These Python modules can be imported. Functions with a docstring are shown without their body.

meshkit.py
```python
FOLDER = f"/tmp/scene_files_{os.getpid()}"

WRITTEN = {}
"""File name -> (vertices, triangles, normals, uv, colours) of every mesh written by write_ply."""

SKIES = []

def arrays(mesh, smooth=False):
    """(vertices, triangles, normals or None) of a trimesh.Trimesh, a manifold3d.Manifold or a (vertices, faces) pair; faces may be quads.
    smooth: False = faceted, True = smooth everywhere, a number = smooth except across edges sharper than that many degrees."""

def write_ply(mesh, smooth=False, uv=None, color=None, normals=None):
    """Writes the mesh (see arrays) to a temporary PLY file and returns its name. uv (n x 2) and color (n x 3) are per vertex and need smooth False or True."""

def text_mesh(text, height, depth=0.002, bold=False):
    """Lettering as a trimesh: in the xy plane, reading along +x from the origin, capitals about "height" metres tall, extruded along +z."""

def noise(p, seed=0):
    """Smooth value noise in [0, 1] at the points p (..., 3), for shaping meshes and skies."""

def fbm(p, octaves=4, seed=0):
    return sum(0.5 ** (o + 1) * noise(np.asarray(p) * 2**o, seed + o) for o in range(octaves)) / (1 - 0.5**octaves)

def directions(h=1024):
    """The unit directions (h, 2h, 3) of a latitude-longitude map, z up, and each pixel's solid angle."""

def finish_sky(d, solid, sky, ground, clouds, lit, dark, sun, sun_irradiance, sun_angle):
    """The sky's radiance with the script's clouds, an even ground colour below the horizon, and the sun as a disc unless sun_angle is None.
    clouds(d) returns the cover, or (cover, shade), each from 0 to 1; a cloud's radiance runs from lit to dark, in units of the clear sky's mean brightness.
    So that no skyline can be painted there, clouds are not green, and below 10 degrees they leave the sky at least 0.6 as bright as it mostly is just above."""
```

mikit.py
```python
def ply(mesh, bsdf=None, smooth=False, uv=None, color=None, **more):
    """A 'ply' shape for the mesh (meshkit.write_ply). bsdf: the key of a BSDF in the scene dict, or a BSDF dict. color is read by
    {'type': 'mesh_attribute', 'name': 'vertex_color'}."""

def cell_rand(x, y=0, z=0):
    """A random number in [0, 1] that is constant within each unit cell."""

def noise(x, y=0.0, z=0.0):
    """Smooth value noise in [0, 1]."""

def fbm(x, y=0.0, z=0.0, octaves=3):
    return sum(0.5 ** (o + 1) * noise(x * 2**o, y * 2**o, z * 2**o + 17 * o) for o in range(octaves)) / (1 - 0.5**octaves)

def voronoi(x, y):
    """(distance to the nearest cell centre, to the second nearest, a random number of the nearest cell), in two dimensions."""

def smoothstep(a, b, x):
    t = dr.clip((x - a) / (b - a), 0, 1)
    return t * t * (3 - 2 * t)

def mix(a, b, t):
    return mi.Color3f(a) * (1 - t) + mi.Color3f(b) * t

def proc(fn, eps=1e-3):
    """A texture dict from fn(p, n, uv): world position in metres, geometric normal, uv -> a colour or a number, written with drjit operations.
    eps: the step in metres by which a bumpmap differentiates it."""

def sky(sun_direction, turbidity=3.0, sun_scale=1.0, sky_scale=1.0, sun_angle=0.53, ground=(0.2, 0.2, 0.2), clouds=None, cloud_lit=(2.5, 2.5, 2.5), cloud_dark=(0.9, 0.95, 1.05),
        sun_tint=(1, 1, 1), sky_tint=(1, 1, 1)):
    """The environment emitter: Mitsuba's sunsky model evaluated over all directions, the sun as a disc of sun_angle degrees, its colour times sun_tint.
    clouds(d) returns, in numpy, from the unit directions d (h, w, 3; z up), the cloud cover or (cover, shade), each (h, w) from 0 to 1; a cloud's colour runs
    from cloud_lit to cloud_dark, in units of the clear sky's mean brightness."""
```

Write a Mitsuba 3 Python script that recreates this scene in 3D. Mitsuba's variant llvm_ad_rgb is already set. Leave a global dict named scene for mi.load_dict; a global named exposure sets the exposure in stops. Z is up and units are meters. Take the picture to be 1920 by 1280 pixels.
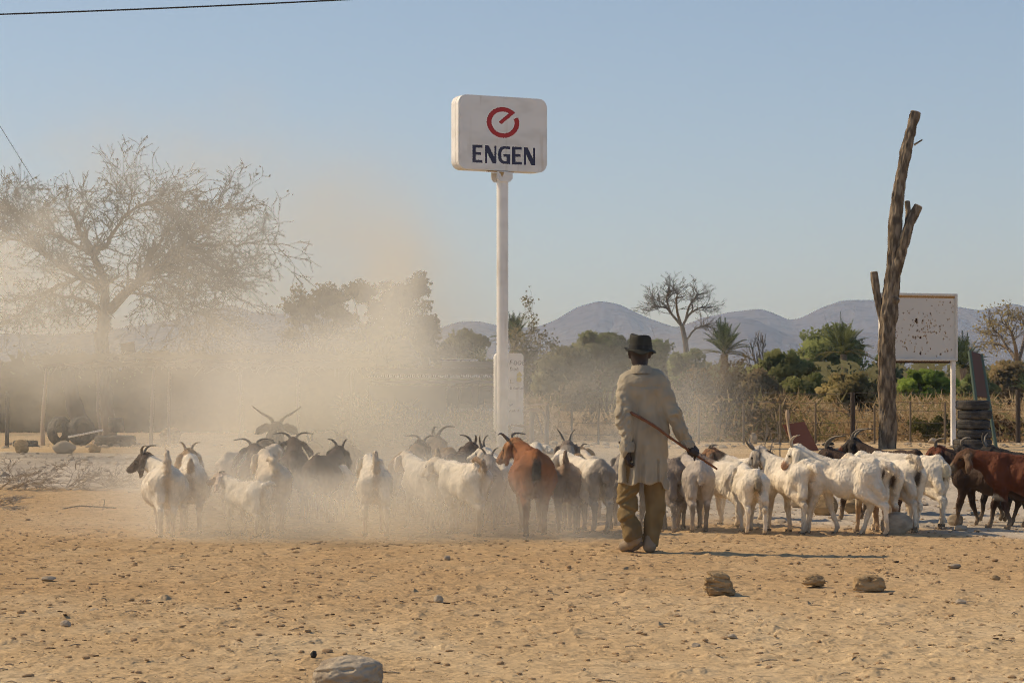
import math, random
import numpy as np, trimesh, manifold3d
import drjit as dr
import mitsuba as mi
import mikit, meshkit

# ------------------------------------------------------------------ camera, sky, exposure
T = mi.ScalarTransform4f
scene, labels = {}, {}
FOCAL, CAM_H, HORIZON = 4560.0, 1.31, 735.0          # focal length in photo pixels (1920 wide), eye height in metres
PITCH = math.atan((HORIZON - 640.0) / FOCAL)
FWD = np.array([0, math.cos(PITCH), math.sin(PITCH)]); UPV = np.array([0, -math.sin(PITCH), math.cos(PITCH)])
EYE = np.array([0, 0, CAM_H])
scene['camera'] = {'type': 'perspective', 'fov': 2 * math.degrees(math.atan(960 / FOCAL)), 'fov_axis': 'x',
                   'near_clip': 0.5, 'far_clip': 20000.0, 'medium': {'type': 'ref', 'id': 'haze_air'},
                   'to_world': T().look_at(origin=EYE.tolist(), target=(EYE + FWD * 10).tolist(), up=[0, 0, 1])}
SUN = np.array([-math.cos(math.radians(18)) * math.cos(math.radians(42)), math.sin(math.radians(18)) * math.cos(math.radians(42)), math.sin(math.radians(42))])
scene['sky_light'] = mikit.sky(SUN.tolist(), turbidity=3, ground=(0.30, 0.22, 0.14), sun_tint=(1.0, 0.95, 0.86), sky_tint=(1.26, 1.21, 1.20))
exposure = 1.42

scene['haze_air'] = {'type': 'homogeneous', 'albedo': {'type': 'rgb', 'value': [0.93, 0.95, 0.97]}, 'sigma_t': {'type': 'rgb', 'value': [0.00013, 0.00018, 0.00027]}, 'phase': {'type': 'hg', 'g': 0.3}}


def at(px, py, depth):
    """World point seen at photo pixel (px, py) at distance depth along +y."""
    d = FWD * 1.0 + np.array([1, 0, 0]) * ((px - 960) / FOCAL) + UPV * ((640 - py) / FOCAL)
    return EYE + d * (depth / d[1])


def on_ground(px, py):
    d = FWD + np.array([1, 0, 0]) * ((px - 960) / FOCAL) + UPV * ((640 - py) / FOCAL)
    return EYE + d * (-CAM_H / d[2])


# ------------------------------------------------------------------ book-keeping
def numbered(name):
    if name not in used:
        used[name] = 0
        return name
    used[name] += 1
    return '%s_%03d' % (name, used[name])


used = {}


def thing(name, label, cat, group=None):
    k = numbered(name)
    labels[k] = {'label': label, 'category': cat}
    if group:
        labels[k]['group'] = group
    return k


def put(name, mesh, bsdf, parent=None, smooth=False, color=None, label=None, xf=None, uv=None):
    k = numbered((parent + '__' if parent else '') + name)
    more = {'to_world': xf} if xf is not None else {}
    scene[k] = mikit.ply(mesh, bsdf, smooth=smooth, color=color, uv=uv, **more)
    if label:
        labels[k] = {'label': label}
    return k


def put_soft(name, mesh, bsdf, parent, normals, color):
    k = numbered(parent + '__' + name)
    scene[k] = {'type': 'ply', 'filename': meshkit.write_ply(mesh, False, None, color, normals), 'face_normals': False, 'bsdf': {'type': 'ref', 'id': bsdf}}
    return k


def put_ref(name, shape, parent, bsdf=None, xf=None):
    k = numbered(parent + '__' + name)
    s = dict(shape)
    if bsdf:
        s['bsdf'] = {'type': 'ref', 'id': bsdf}
    if xf is not None:
        s['to_world'] = xf
    scene[k] = s
    return k


def single(name, mesh, bsdf, label, cat, group=None, smooth=False, color=None, xf=None):
    k = put(name, mesh, bsdf, None, smooth, color, None, xf)
    labels[k] = {'label': label, 'category': cat}
    if group:
        labels[k]['group'] = group
    return k


def structure(name, mesh, bsdf, smooth=False, label=None, color=None, kind='structure', cat=None):
    k = put(name, mesh, bsdf, None, smooth, color)
    labels[k] = {'kind': kind}
    if label:
        labels[k]['label'] = label
    if cat:
        labels[k]['category'] = cat
    return k


# ------------------------------------------------------------------ mesh helpers
def unit(v):
    v = np.asarray(v, float)
    return v / (np.linalg.norm(v) + 1e-12)


def cat(parts):
    vs, fs, n = [], [], 0
    for v, f in parts:
        vs.append(v); fs.append(np.asarray(f) + n); n += len(v)
    return np.vstack(vs), np.vstack(fs)


def tube(points, radii, sides=6, cap=True, squash=None):
    p = np.asarray(points, float)
    r = np.broadcast_to(np.asarray(radii, float), (len(p),))
    t = np.gradient(p, axis=0)
    t /= np.linalg.norm(t, axis=1, keepdims=True) + 1e-12
    a = np.zeros_like(t)
    ref = np.array([0, 0, 1.0]) if abs(t[0][2]) < 0.9 else np.array([1.0, 0, 0])
    a[0] = unit(np.cross(t[0], ref))
    for i in range(1, len(p)):
        a[i] = unit(a[i - 1] - t[i] * np.dot(a[i - 1], t[i]))
    b = np.cross(t, a)
    ang = np.arange(sides) * 2 * np.pi / sides
    off = np.cos(ang)[None, :, None] * a[:, None] + np.sin(ang)[None, :, None] * b[:, None]
    v = (p[:, None] + r[:, None, None] * off).reshape(-1, 3)
    i, j = np.meshgrid(np.arange(len(p) - 1), np.arange(sides), indexing='ij')
    q = np.stack([i * sides + j, i * sides + (j + 1) % sides, (i + 1) * sides + (j + 1) % sides, (i + 1) * sides + j], -1).reshape(-1, 4)
    f = np.vstack([q[:, [0, 1, 2]], q[:, [0, 2, 3]]])
    if cap:
        n = len(v)
        v = np.vstack([v, p[:1], p[-1:]])
        k = np.arange(sides); e = (len(p) - 1) * sides
        f = np.vstack([f, np.stack([k * 0 + n, (k + 1) % sides, k], 1), np.stack([k * 0 + n + 1, k + e, (k + 1) % sides + e], 1)])
    return v, f


def smooth_line(pts, n=12):
    """Catmull-Rom through the points."""
    p = np.asarray(pts, float)
    if len(p) < 3:
        return np.linspace(p[0], p[-1], n)
    q = np.vstack([2 * p[0] - p[1], p, 2 * p[-1] - p[-2]])
    out = []
    for u in np.linspace(0, len(p) - 1 - 1e-9, n):
        i = int(u); t = u - i
        a, b, c, d = q[i:i + 4]
        out.append(0.5 * (2 * b + (c - a) * t + (2 * a - 5 * b + 4 * c - d) * t ** 2 + (3 * b - a - 3 * c + d) * t ** 3))
    return np.array(out)


def box(cx, cy, cz, sx, sy, sz, rz=0.0, bevel=0.0):
    x, y, z = sx / 2, sy / 2, sz / 2
    if bevel <= 0:
        m = trimesh.creation.box((sx, sy, sz))
    else:
        b = min(bevel, 0.45 * min(sx, sy, sz))
        pts = [(i * (x - (b if k != 0 else 0)), j * (y - (b if k != 1 else 0)), l * (z - (b if k != 2 else 0)))
               for i in (-1, 1) for j in (-1, 1) for l in (-1, 1) for k in range(3)]
        m = trimesh.convex.convex_hull(np.array(pts))
    v = np.array(m.vertices)
    c, s = math.cos(rz), math.sin(rz)
    v = np.stack([v[:, 0] * c - v[:, 1] * s + cx, v[:, 0] * s + v[:, 1] * c + cy, v[:, 2] + cz], 1)
    return v, np.array(m.faces)


def place(mesh, loc=(0, 0, 0), rz=0.0, scale=1.0):
    v, f = mesh
    c, s = math.cos(rz), math.sin(rz)
    v = np.asarray(v) * scale
    return np.stack([v[:, 0] * c - v[:, 1] * s + loc[0], v[:, 0] * s + v[:, 1] * c + loc[1], v[:, 2] + loc[2]], 1), f


def smooth01(a, b, x):
    t = np.clip((x - a) / (b - a), 0, 1)
    return t * t * (3 - 2 * t)


def surface_nets(vals, lo, h):
    """Mesh of the zero level of vals (negative inside) on a regular grid."""
    s = vals < 0
    nx, ny, nz = vals.shape
    acc = np.zeros((nx - 1, ny - 1, nz - 1, 3), np.float32); cnt = np.zeros((nx - 1, ny - 1, nz - 1), np.float32)
    for ax in range(3):
        lo_s = [slice(None)] * 3; hi_s = [slice(None)] * 3
        lo_s[ax] = slice(0, -1); hi_s[ax] = slice(1, None)
        a, b = vals[tuple(lo_s)], vals[tuple(hi_s)]
        idx = np.argwhere(s[tuple(lo_s)] != s[tuple(hi_s)])
        if len(idx) == 0:
            continue
        va, vb = a[tuple(idx.T)], b[tuple(idx.T)]
        p = idx.astype(np.float32)
        p[:, ax] += va / (va - vb)
        o = [k for k in range(3) if k != ax]
        for d0 in (0, -1):
            for d1 in (0, -1):
                c = idx.copy(); c[:, o[0]] += d0; c[:, o[1]] += d1
                ok = np.all((c >= 0) & (c < [nx - 1, ny - 1, nz - 1]), axis=1)
                np.add.at(acc, tuple(c[ok].T), p[ok]); np.add.at(cnt, tuple(c[ok].T), 1)
    on = cnt > 0
    vid = np.full(on.shape, -1, np.int64); vid[on] = np.arange(on.sum())
    v = acc[on] / cnt[on][:, None] * h + np.asarray(lo)
    faces = []
    for ax in range(3):
        o = [(ax + 1) % 3, (ax + 2) % 3]
        lo_s = [slice(None)] * 3; hi_s = [slice(None)] * 3
        lo_s[ax] = slice(0, -1); hi_s[ax] = slice(1, None)
        sa = s[tuple(lo_s)]
        idx = np.argwhere(sa != s[tuple(hi_s)])
        ok = (idx[:, o[0]] > 0) & (idx[:, o[1]] > 0) & (idx[:, o[0]] < vals.shape[o[0]] - 1) & (idx[:, o[1]] < vals.shape[o[1]] - 1)
        idx = idx[ok]
        ins = sa[tuple(idx.T)]
        q = []
        for d0, d1 in ((-1, -1), (0, -1), (0, 0), (-1, 0)):
            c = idx.copy(); c[:, o[0]] += d0; c[:, o[1]] += d1
            q.append(vid[tuple(c.T)])
        q = np.stack(q, 1)
        q[~ins] = q[~ins][:, ::-1]
        faces.append(q)
    q = np.vstack(faces)
    return v.astype(float), np.vstack([q[:, [0, 1, 2]], q[:, [0, 2, 3]]])


class Field:
    """Smooth union of tapered capsules on a grid, meshed with surface nets."""

    def __init__(self, h):
        self.h, self.prims = h, []

    def add(self, a, b, ra, rb, k=0.03, sq=None):
        self.prims.append((np.asarray(a, float), np.asarray(b, float), ra, rb, k, sq))

    def chain(self, pts, rad, k=0.02, sq=None):
        for i in range(len(pts) - 1):
            self.add(pts[i], pts[i + 1], rad[i], rad[i + 1], k, sq)

    def grid(self):
        h = self.h
        lo = np.min([np.minimum(a - ra, b - rb) for a, b, ra, rb, k, q in self.prims], 0) - 3 * h - 0.01
        hi = np.max([np.maximum(a + ra, b + rb) for a, b, ra, rb, k, q in self.prims], 0) + 3 * h + 0.01
        n = np.ceil((hi - lo) / h).astype(int) + 1
        ax = [lo[i] + np.arange(n[i]) * h for i in range(3)]
        d = np.full(n, 0.5, np.float32)
        for a, b, ra, rb, k, sq in self.prims:
            m = k + 2.5 * h
            pl = np.minimum(a - ra, b - rb) - m; ph = np.maximum(a + ra, b + rb) + m
            i0 = np.clip(np.floor((pl - lo) / h).astype(int), 0, n - 1); i1 = np.clip(np.ceil((ph - lo) / h).astype(int) + 1, 1, n)
            sl = tuple(slice(i0[j], i1[j]) for j in range(3))
            X, Y, Z = np.meshgrid(*[ax[j][sl[j]].astype(np.float32) - np.float32(a[j]) for j in range(3)], indexing='ij')
            ab = b - a
            sc = 1.0
            if sq is not None:
                nrm, s = unit(sq[0]), sq[1]
                w = (X * nrm[0] + Y * nrm[1] + Z * nrm[2]) * (s - 1)
                X = X + w * nrm[0]; Y = Y + w * nrm[1]; Z = Z + w * nrm[2]
                ab = ab + nrm * (np.dot(ab, nrm) * (s - 1))
                sc = max(1.0, s)
            L = float(np.dot(ab, ab)) + 1e-12
            t = np.clip((X * ab[0] + Y * ab[1] + Z * ab[2]) / L, 0, 1).astype(np.float32)
            e = (np.sqrt((X - t * ab[0]) ** 2 + (Y - t * ab[1]) ** 2 + (Z - t * ab[2]) ** 2) - (ra + (rb - ra) * t)) / sc
            c = d[sl]
            g = np.maximum(k - np.abs(c - e), 0) / k
            d[sl] = np.minimum(c, e) - g * g * k * 0.25
        return d, lo, ax

    def mesh(self, displace=None):
        d, lo, ax = self.grid()
        if displace is not None:
            d = d + displace(*np.meshgrid(*ax, indexing='ij')).astype(np.float32)
        return surface_nets(d, lo, self.h)


def seg_dist(p, a, b):
    a, b = np.asarray(a, float), np.asarray(b, float)
    ab = b - a
    t = np.clip(((p - a) @ ab) / (ab @ ab + 1e-12), 0, 1)
    return np.linalg.norm(p - a - t[:, None] * ab, axis=1)


def rock_mesh(rx, ry, rz, seed, sub=3, rough=0.25, flat=0.0, facets=5):
    m = trimesh.creation.icosphere(subdivisions=sub)
    v = np.array(m.vertices)
    rng = np.random.default_rng(seed)
    r = 1 + rough * 2 * (meshkit.fbm(v * 1.3 + seed * 7.1, 3, seed) - 0.5)
    v = v * r[:, None]
    for _ in range(facets):                                   # flat broken faces
        n = unit(rng.normal(size=3)); lim = rng.uniform(0.62, 0.85)
        d = v @ n
        v = v - np.maximum(d - lim, 0)[:, None] * n * 0.9
    v += (meshkit.fbm(v * 6 + seed, 3, seed + 5) - 0.5)[:, None] * v * rough * 0.35
    v = v * [rx, ry, rz]
    v[:, 2] = np.where(v[:, 2] < -rz * 0.75, -rz * 0.75 + 0.2 * (v[:, 2] + rz * 0.75), v[:, 2])
    return v, np.array(m.faces)

# ------------------------------------------------------------------ materials
def rgb(*c):
    return {'type': 'rgb', 'value': list(c)}


def two(b):
    return {'type': 'twosided', 'bsdf': b}


def diffuse(*c):
    return two({'type': 'diffuse', 'reflectance': rgb(*c)})


def rough(c, r=0.6, metallic=0.0, spec=0.5):
    return two({'type': 'principled', 'base_color': rgb(*c) if not isinstance(c, dict) else c, 'roughness': r, 'metallic': metallic, 'specular': spec})


VC = {'type': 'mesh_attribute', 'name': 'vertex_color'}
nz, fbm, mixc, sst = mikit.noise, mikit.fbm, mikit.mix, mikit.smoothstep


def ground_colour(p, n, uv):
    wob = (fbm(p.x * 0.25, p.y * 0.25, 3.0) - 0.5) * 6 + (fbm(p.x * 1.3, p.y * 1.3, 1.0) - 0.5) * 2.5
    near = 27.2 - 0.98 * p.x + wob * 0.6
    far = 46.6 - 0.65 * p.x + wob * 0.5
    track = sst(-0.8, 0.8, p.y - near) * (1 - sst(-0.9, 0.9, p.y - far))
    big = fbm(p.x * 0.5, p.y * 0.22, 9.0)
    mid = fbm(p.x * 2.2, p.y * 1.1, 5.0)
    fine = fbm(p.x * 19.0, p.y * 15.0, 2.0)
    sand = mixc(SAND_A, SAND_B, sst(0.3, 0.7, big))
    sand = mixc(sand, SAND_C, sst(0.45, 0.75, mid) * 0.55)
    churned = sst(13.0, 17.5, p.y + wob * 0.5) * (1 - sst(30.0, 40.0, p.y))
    sand = mixc(sand, mixc((0.425, 0.282, 0.148), (0.505, 0.362, 0.205), mid), churned * 0.75)
    grav = mixc((0.54, 0.485, 0.40), (0.42, 0.375, 0.31), sst(0.3, 0.7, fbm(p.x * 1.7, p.y * 0.9, 7.0)))
    c = mixc(sand, grav, track * 0.95)
    c = mixc(c, (0.34, 0.25, 0.16), sst(90.0, 400.0, p.y) * 0.6)
    speck = sst(0.70, 0.80, nz(p.x * 31.0, p.y * 22.0, 4.0)) * 0.5
    c = c * (0.80 + 0.4 * fine)
    return mixc(c, (0.13, 0.085, 0.05), speck * 0.55 * (1 - track * 0.5))


def ground_bump(p, n, uv):
    return fbm(p.x * 26.0, p.y * 22.0, 1.0) * 0.016 + nz(p.x * 75.0, p.y * 70.0, 3.0) * 0.004


SAND_A, SAND_B, SAND_C = (0.50, 0.362, 0.205), (0.55, 0.418, 0.25), (0.58, 0.465, 0.30)
scene['mat_ground'] = two({'type': 'bumpmap', 'arbitrary': mikit.proc(ground_bump, 4e-3), 'scale': 1.0,
                           'bsdf': {'type': 'diffuse', 'reflectance': mikit.proc(ground_colour)}})


def hill_colour(p, n, uv):
    s = fbm(p.x * 0.012, p.y * 0.012, p.z * 0.06)
    g = sst(0.5, 0.75, fbm(p.x * 0.05, p.y * 0.05, p.z * 0.1))
    return mixc(mixc((0.085, 0.072, 0.064), (0.125, 0.10, 0.085), s), (0.055, 0.050, 0.042), g * 0.7)


scene['mat_hill'] = two({'type': 'diffuse', 'reflectance': mikit.proc(hill_colour)})
scene['mat_vc'] = two({'type': 'diffuse', 'reflectance': VC})

# ------------------------------------------------------------------ ground and hills
def terrain(x, y):
    """Height of the ground at world points (numpy)."""
    x = np.asarray(x, float); y = np.asarray(y, float)
    P = lambda s, t, o: np.stack([x * s, y * t, np.zeros_like(x) + o], -1)
    fade = 1 - smooth01(34, 60, y)
    h = (meshkit.fbm(P(0.16, 0.16, 2.5), 2, 3) - 0.5) * 0.05 * smooth01(6, 14, y) * (1 - smooth01(60, 120, y))
    a = meshkit.fbm(P(3.1, 2.6, 0.5), 3, 7)
    b = meshkit.noise(P(9.0, 8.0, 1.5), 9)
    c = meshkit.noise(P(17.0, 15.0, 4.5), 12)
    churn = 0.6 + 0.9 * meshkit.fbm(P(0.5, 0.4, 8.0), 2, 4)
    h += ((a - 0.5) * 0.030 + np.maximum(b - 0.62, 0) * 0.090 + np.maximum(c - 0.62, 0) * 0.085 - np.maximum(0.28 - b, 0) * 0.11) * churn * fade
    return h - 0.010 * fade


def on_terrain(px, py):
    g = on_ground(px, py)
    for _ in range(4):
        d = g - EYE
        g = EYE + d * ((CAM_H - float(terrain(g[0], g[1]))) / -d[2])
    return g


def axis(*spans):
    out = [spans[0][0]]
    for a, b, s in spans:
        out += list(np.linspace(a, b, max(2, int(round((b - a) / s)) + 1))[1:])
    return np.array(out)


gx = axis((-6000, -1500, 900), (-1500, -300, 200), (-300, -60, 40), (-60, -20, 4), (-20, -9, 0.6), (-9, -4.6, 0.09), (-4.6, 4.6, 0.036))
gx = np.concatenate([gx, -gx[gx < -4.65][::-1]])
gy = axis((-60, -10, 10), (-10, 9, 1.0), (9, 18, 0.045), (18, 34, 0.075), (34, 62, 0.25), (62, 120, 3), (120, 400, 25), (400, 2000, 200), (2000, 7500, 550))
GX, GY = np.meshgrid(gx, gy, indexing='xy')
GZ = terrain(GX, GY)
ii, jj = np.meshgrid(np.arange(len(gy) - 1), np.arange(len(gx) - 1), indexing='ij')
q = np.stack([ii * len(gx) + jj, ii * len(gx) + jj + 1, (ii + 1) * len(gx) + jj + 1, (ii + 1) * len(gx) + jj], -1).reshape(-1, 4)
gv = np.stack([GX, GY, GZ], -1).reshape(-1, 3)
structure('ground', (gv, np.vstack([q[:, [0, 1, 2]], q[:, [0, 2, 3]]])), 'mat_ground', smooth=True)


def ridge(name, depth, pts, half, seed, label):
    """A range of hills: crest heights at lateral positions, falling off on both sides."""
    k = depth / FOCAL
    px = np.array([a for a, b in pts], float); py = np.array([b for a, b in pts], float)
    xs = np.arange(px[0], px[-1], 3.0)
    f = np.interp(xs, px, py)
    w = np.exp(-np.linspace(-2.5, 2.5, 13) ** 2 / 2); w /= w.sum()
    f = np.convolve(np.pad(f, 6, mode='edge'), w, 'valid')
    crest = (HORIZON - f) * k + CAM_H
    X = (xs - 960) * k
    ys = np.concatenate([np.linspace(-1, 1, 61)])
    XX, YY = np.meshgrid(X, ys * half, indexing='xy')
    P = np.stack([XX * 0.012, YY * 0.008, np.zeros_like(XX) + seed], -1)
    r = meshkit.fbm(P, 5, seed)
    gully = np.abs(meshkit.fbm(np.stack([XX * 0.011, YY * 0.0025, XX * 0 + seed], -1), 4, seed + 2) - 0.5) * 2
    fall = np.clip(1 - np.abs(ys) ** 1.6, 0, 1)[:, None]
    shift = 1 + (r - 0.5) * 0.45 * np.abs(ys)[:, None]
    H = crest[None] * fall * shift * (1 - 0.35 * (1 - gully) * np.abs(ys)[:, None] ** 0.6) + (r - 0.5) * 5 * fall - 1.0
    v = np.stack([XX, YY + depth, H], -1).reshape(-1, 3)
    a, b = np.meshgrid(np.arange(len(ys) - 1), np.arange(len(xs) - 1), indexing='ij')
    n = len(xs)
    q = np.stack([a * n + b, a * n + b + 1, (a + 1) * n + b + 1, (a + 1) * n + b], -1).reshape(-1, 4)
    structure(name, (v, np.vstack([q[:, [0, 1, 2]], q[:, [0, 2, 3]]])), 'mat_hill', smooth=True, label=label)


ridge('hills', 3900, [(-600, 650), (-200, 620), (100, 628), (240, 612), (330, 596), (400, 580), (440, 570), (475, 584), (540, 586), (620, 590), (700, 612), (800, 622), (860, 604), (900, 602),
                      (940, 610), (1000, 612), (1040, 598), (1080, 574), (1125, 562), (1160, 568), (1215, 594), (1270, 612), (1320, 594), (1370, 583), (1425, 578), (1450, 586),
                      (1480, 600), (1500, 596), (1540, 576), (1580, 562), (1640, 561), (1700, 570), (1790, 574), (1840, 582), (1870, 574), (1900, 567), (1960, 585), (2100, 600), (2500, 640)],
      700, 11, 'range of bare rounded hills along the horizon, hazy blue grey')
ridge('foothills', 3050, [(-500, 690), (200, 676), (500, 660), (800, 668), (1000, 640), (1150, 632), (1300, 622), (1380, 592), (1420, 600), (1480, 626), (1560, 614), (1640, 622), (1700, 604), (1780, 622), (1900, 606), (2000, 640), (2400, 680)],
      420, 23, 'lower foothills in front of the hill range, brownish grey')

# ------------------------------------------------------------------ air: haze everywhere, dust over the herd
scene['mat_air'] = {'type': 'null'}
scene['haze'] = {'type': 'cube', 'bsdf': {'type': 'ref', 'id': 'mat_air'}, 'interior': {'type': 'ref', 'id': 'haze_air'},
                 'to_world': T().translate([0, 3620, 72]).scale([6500, 4100, 76])}
labels['haze'] = {'kind': 'stuff', 'label': 'thin desert haze in the air'}

DLO, DHI, DC = np.array([-16.0, 20.4, -0.3]), np.array([8.0, 61.0, 9.6]), 0.2
dn = np.round((DHI - DLO) / DC).astype(int)
dx, dy, dz = [DLO[i] + (np.arange(dn[i]) + 0.5) * DC for i in range(3)]
DX, DY, DZ = np.meshgrid(dx, dy, dz, indexing='ij')
dens = np.zeros(dn, np.float32)


def noise3(s, oct_, seed):
    return meshkit.fbm(np.stack([DX * s, DY * s * 0.8, DZ * s], -1), oct_, seed)


N1 = noise3(0.55, 3, 31).astype(np.float32); N2 = noise3(1.5, 3, 57).astype(np.float32)
puff = np.clip((N1 - 0.5) * 5.0 + 0.5, 0.04, 1.8) * (0.35 + 1.3 * np.clip((N2 - 0.34) * 2.6, 0, 1.4))


def blob(px, py, depth, rx, ry, rz, amp, soft=1.0):
    global dens
    c = at(px, py, depth)
    r2 = ((DX - c[0]) / rx) ** 2 + ((DY - c[1]) / ry) ** 2 + ((DZ - c[2]) / rz) ** 2
    dens = dens + (amp * np.exp(-r2 * 1.2) * (puff * soft + (1 - soft) * 0.8)).astype(np.float32)


for a in ((400, 985, 22.2, 1.2, 0.9, 0.24, 0.32), (440, 950, 23.4, 0.9, 1.0, 0.50, 0.60), (590, 965, 22.8, 1.5, 1.4, 0.46, 2.3), (650, 995, 22.0, 2.2, 0.9, 0.22, 0.70), (770, 960, 22.6, 1.4, 1.4, 0.50, 1.8), (900, 980, 22.3, 1.2, 1.0, 0.32, 0.80), (1010, 985, 22.6, 1.2, 1.2, 0.32, 0.66),
          (1130, 980, 22.6, 0.9, 1.2, 0.38, 0.55), (1260, 970, 22.8, 0.6, 1.2, 0.48, 0.65), (1330, 985, 22.8, 0.6, 1.0, 0.35, 0.55), (1440, 1000, 22.6, 0.9, 1.0, 0.14, 0.36), (1600, 1004, 22.4, 1.0, 0.8, 0.09, 0.30), (1780, 1000, 22.6, 0.8, 0.8, 0.06, 0.22),
          (560, 850, 28.6, 1.6, 2.2, 0.70, 1.1, 0.8), (700, 820, 29.0, 1.3, 2.4, 0.9, 1.3, 0.8), (790, 850, 28.2, 1.0, 2.0, 0.55, 1.0, 0.8), (930, 870, 28.6, 1.2, 2.2, 0.42, 0.36), (1080, 865, 28.5, 1.4, 2.4, 0.5, 0.40), (420, 850, 29.0, 0.8, 2.0, 0.6, 0.40),
          (660, 740, 29.5, 0.75, 2.0, 0.8, 0.70), (744, 640, 29.5, 0.30, 1.4, 0.8, 1.1, 0.5), (738, 560, 29.5, 0.32, 1.6, 0.6, 0.75, 0.5), (746, 500, 30.0, 0.42, 1.8, 0.7, 0.42, 0.5), (720, 430, 31.0, 0.85, 2.4, 1.1, 0.085, 0.4), (700, 690, 29.0, 0.5, 1.6, 0.6, 0.5, 0.6),
          (540, 730, 34.0, 1.9, 4.0, 1.1, 0.14), (442, 700, 33.0, 0.42, 2.0, 1.1, 0.32), (790, 750, 31.0, 0.5, 2.2, 0.7, 0.24), (1060, 760, 31.0, 1.4, 3.0, 0.8, 0.24), (1200, 740, 32.0, 0.8, 3.0, 1.0, 0.20), (1290, 800, 32.0, 0.6, 3.0, 0.7, 0.20),
          (-10, 600, 50.0, 2.6, 7.0, 1.8, 0.24), (-60, 480, 52.0, 2.8, 6.0, 1.6, 0.15), (160, 640, 52.0, 3.4, 6.0, 1.2, 0.09), (300, 690, 50.0, 4.0, 6.0, 0.9, 0.09), (160, 420, 52.0, 4.0, 5.0, 2.2, 0.10), (330, 520, 52.0, 3.4, 5.0, 2.4, 0.085), (470, 440, 52.0, 2.8, 5.0, 2.4, 0.05, 0.5),
          (640, 580, 50.0, 2.6, 5.0, 2.0, 0.13, 0.5), (600, 440, 48.0, 3.2, 5.0, 2.4, 0.035, 0.35), (560, 680, 54.0, 3.6, 4.0, 1.2, 0.16), (120, 740, 54.0, 5.0, 2.5, 0.7, 0.06)):
    blob(*a)
edge = np.minimum.reduce([smooth01(0, 1.0, DX - DLO[0]), smooth01(0, 1.0, DHI[0] - DX), smooth01(0, 0.8, DY - DLO[1]), smooth01(0, 3.0, DHI[1] - DY), smooth01(0, 1.5, DHI[2] - DZ)])
dens = np.clip(dens * edge - 0.004, 0, 1.3).astype(np.float32)
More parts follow.
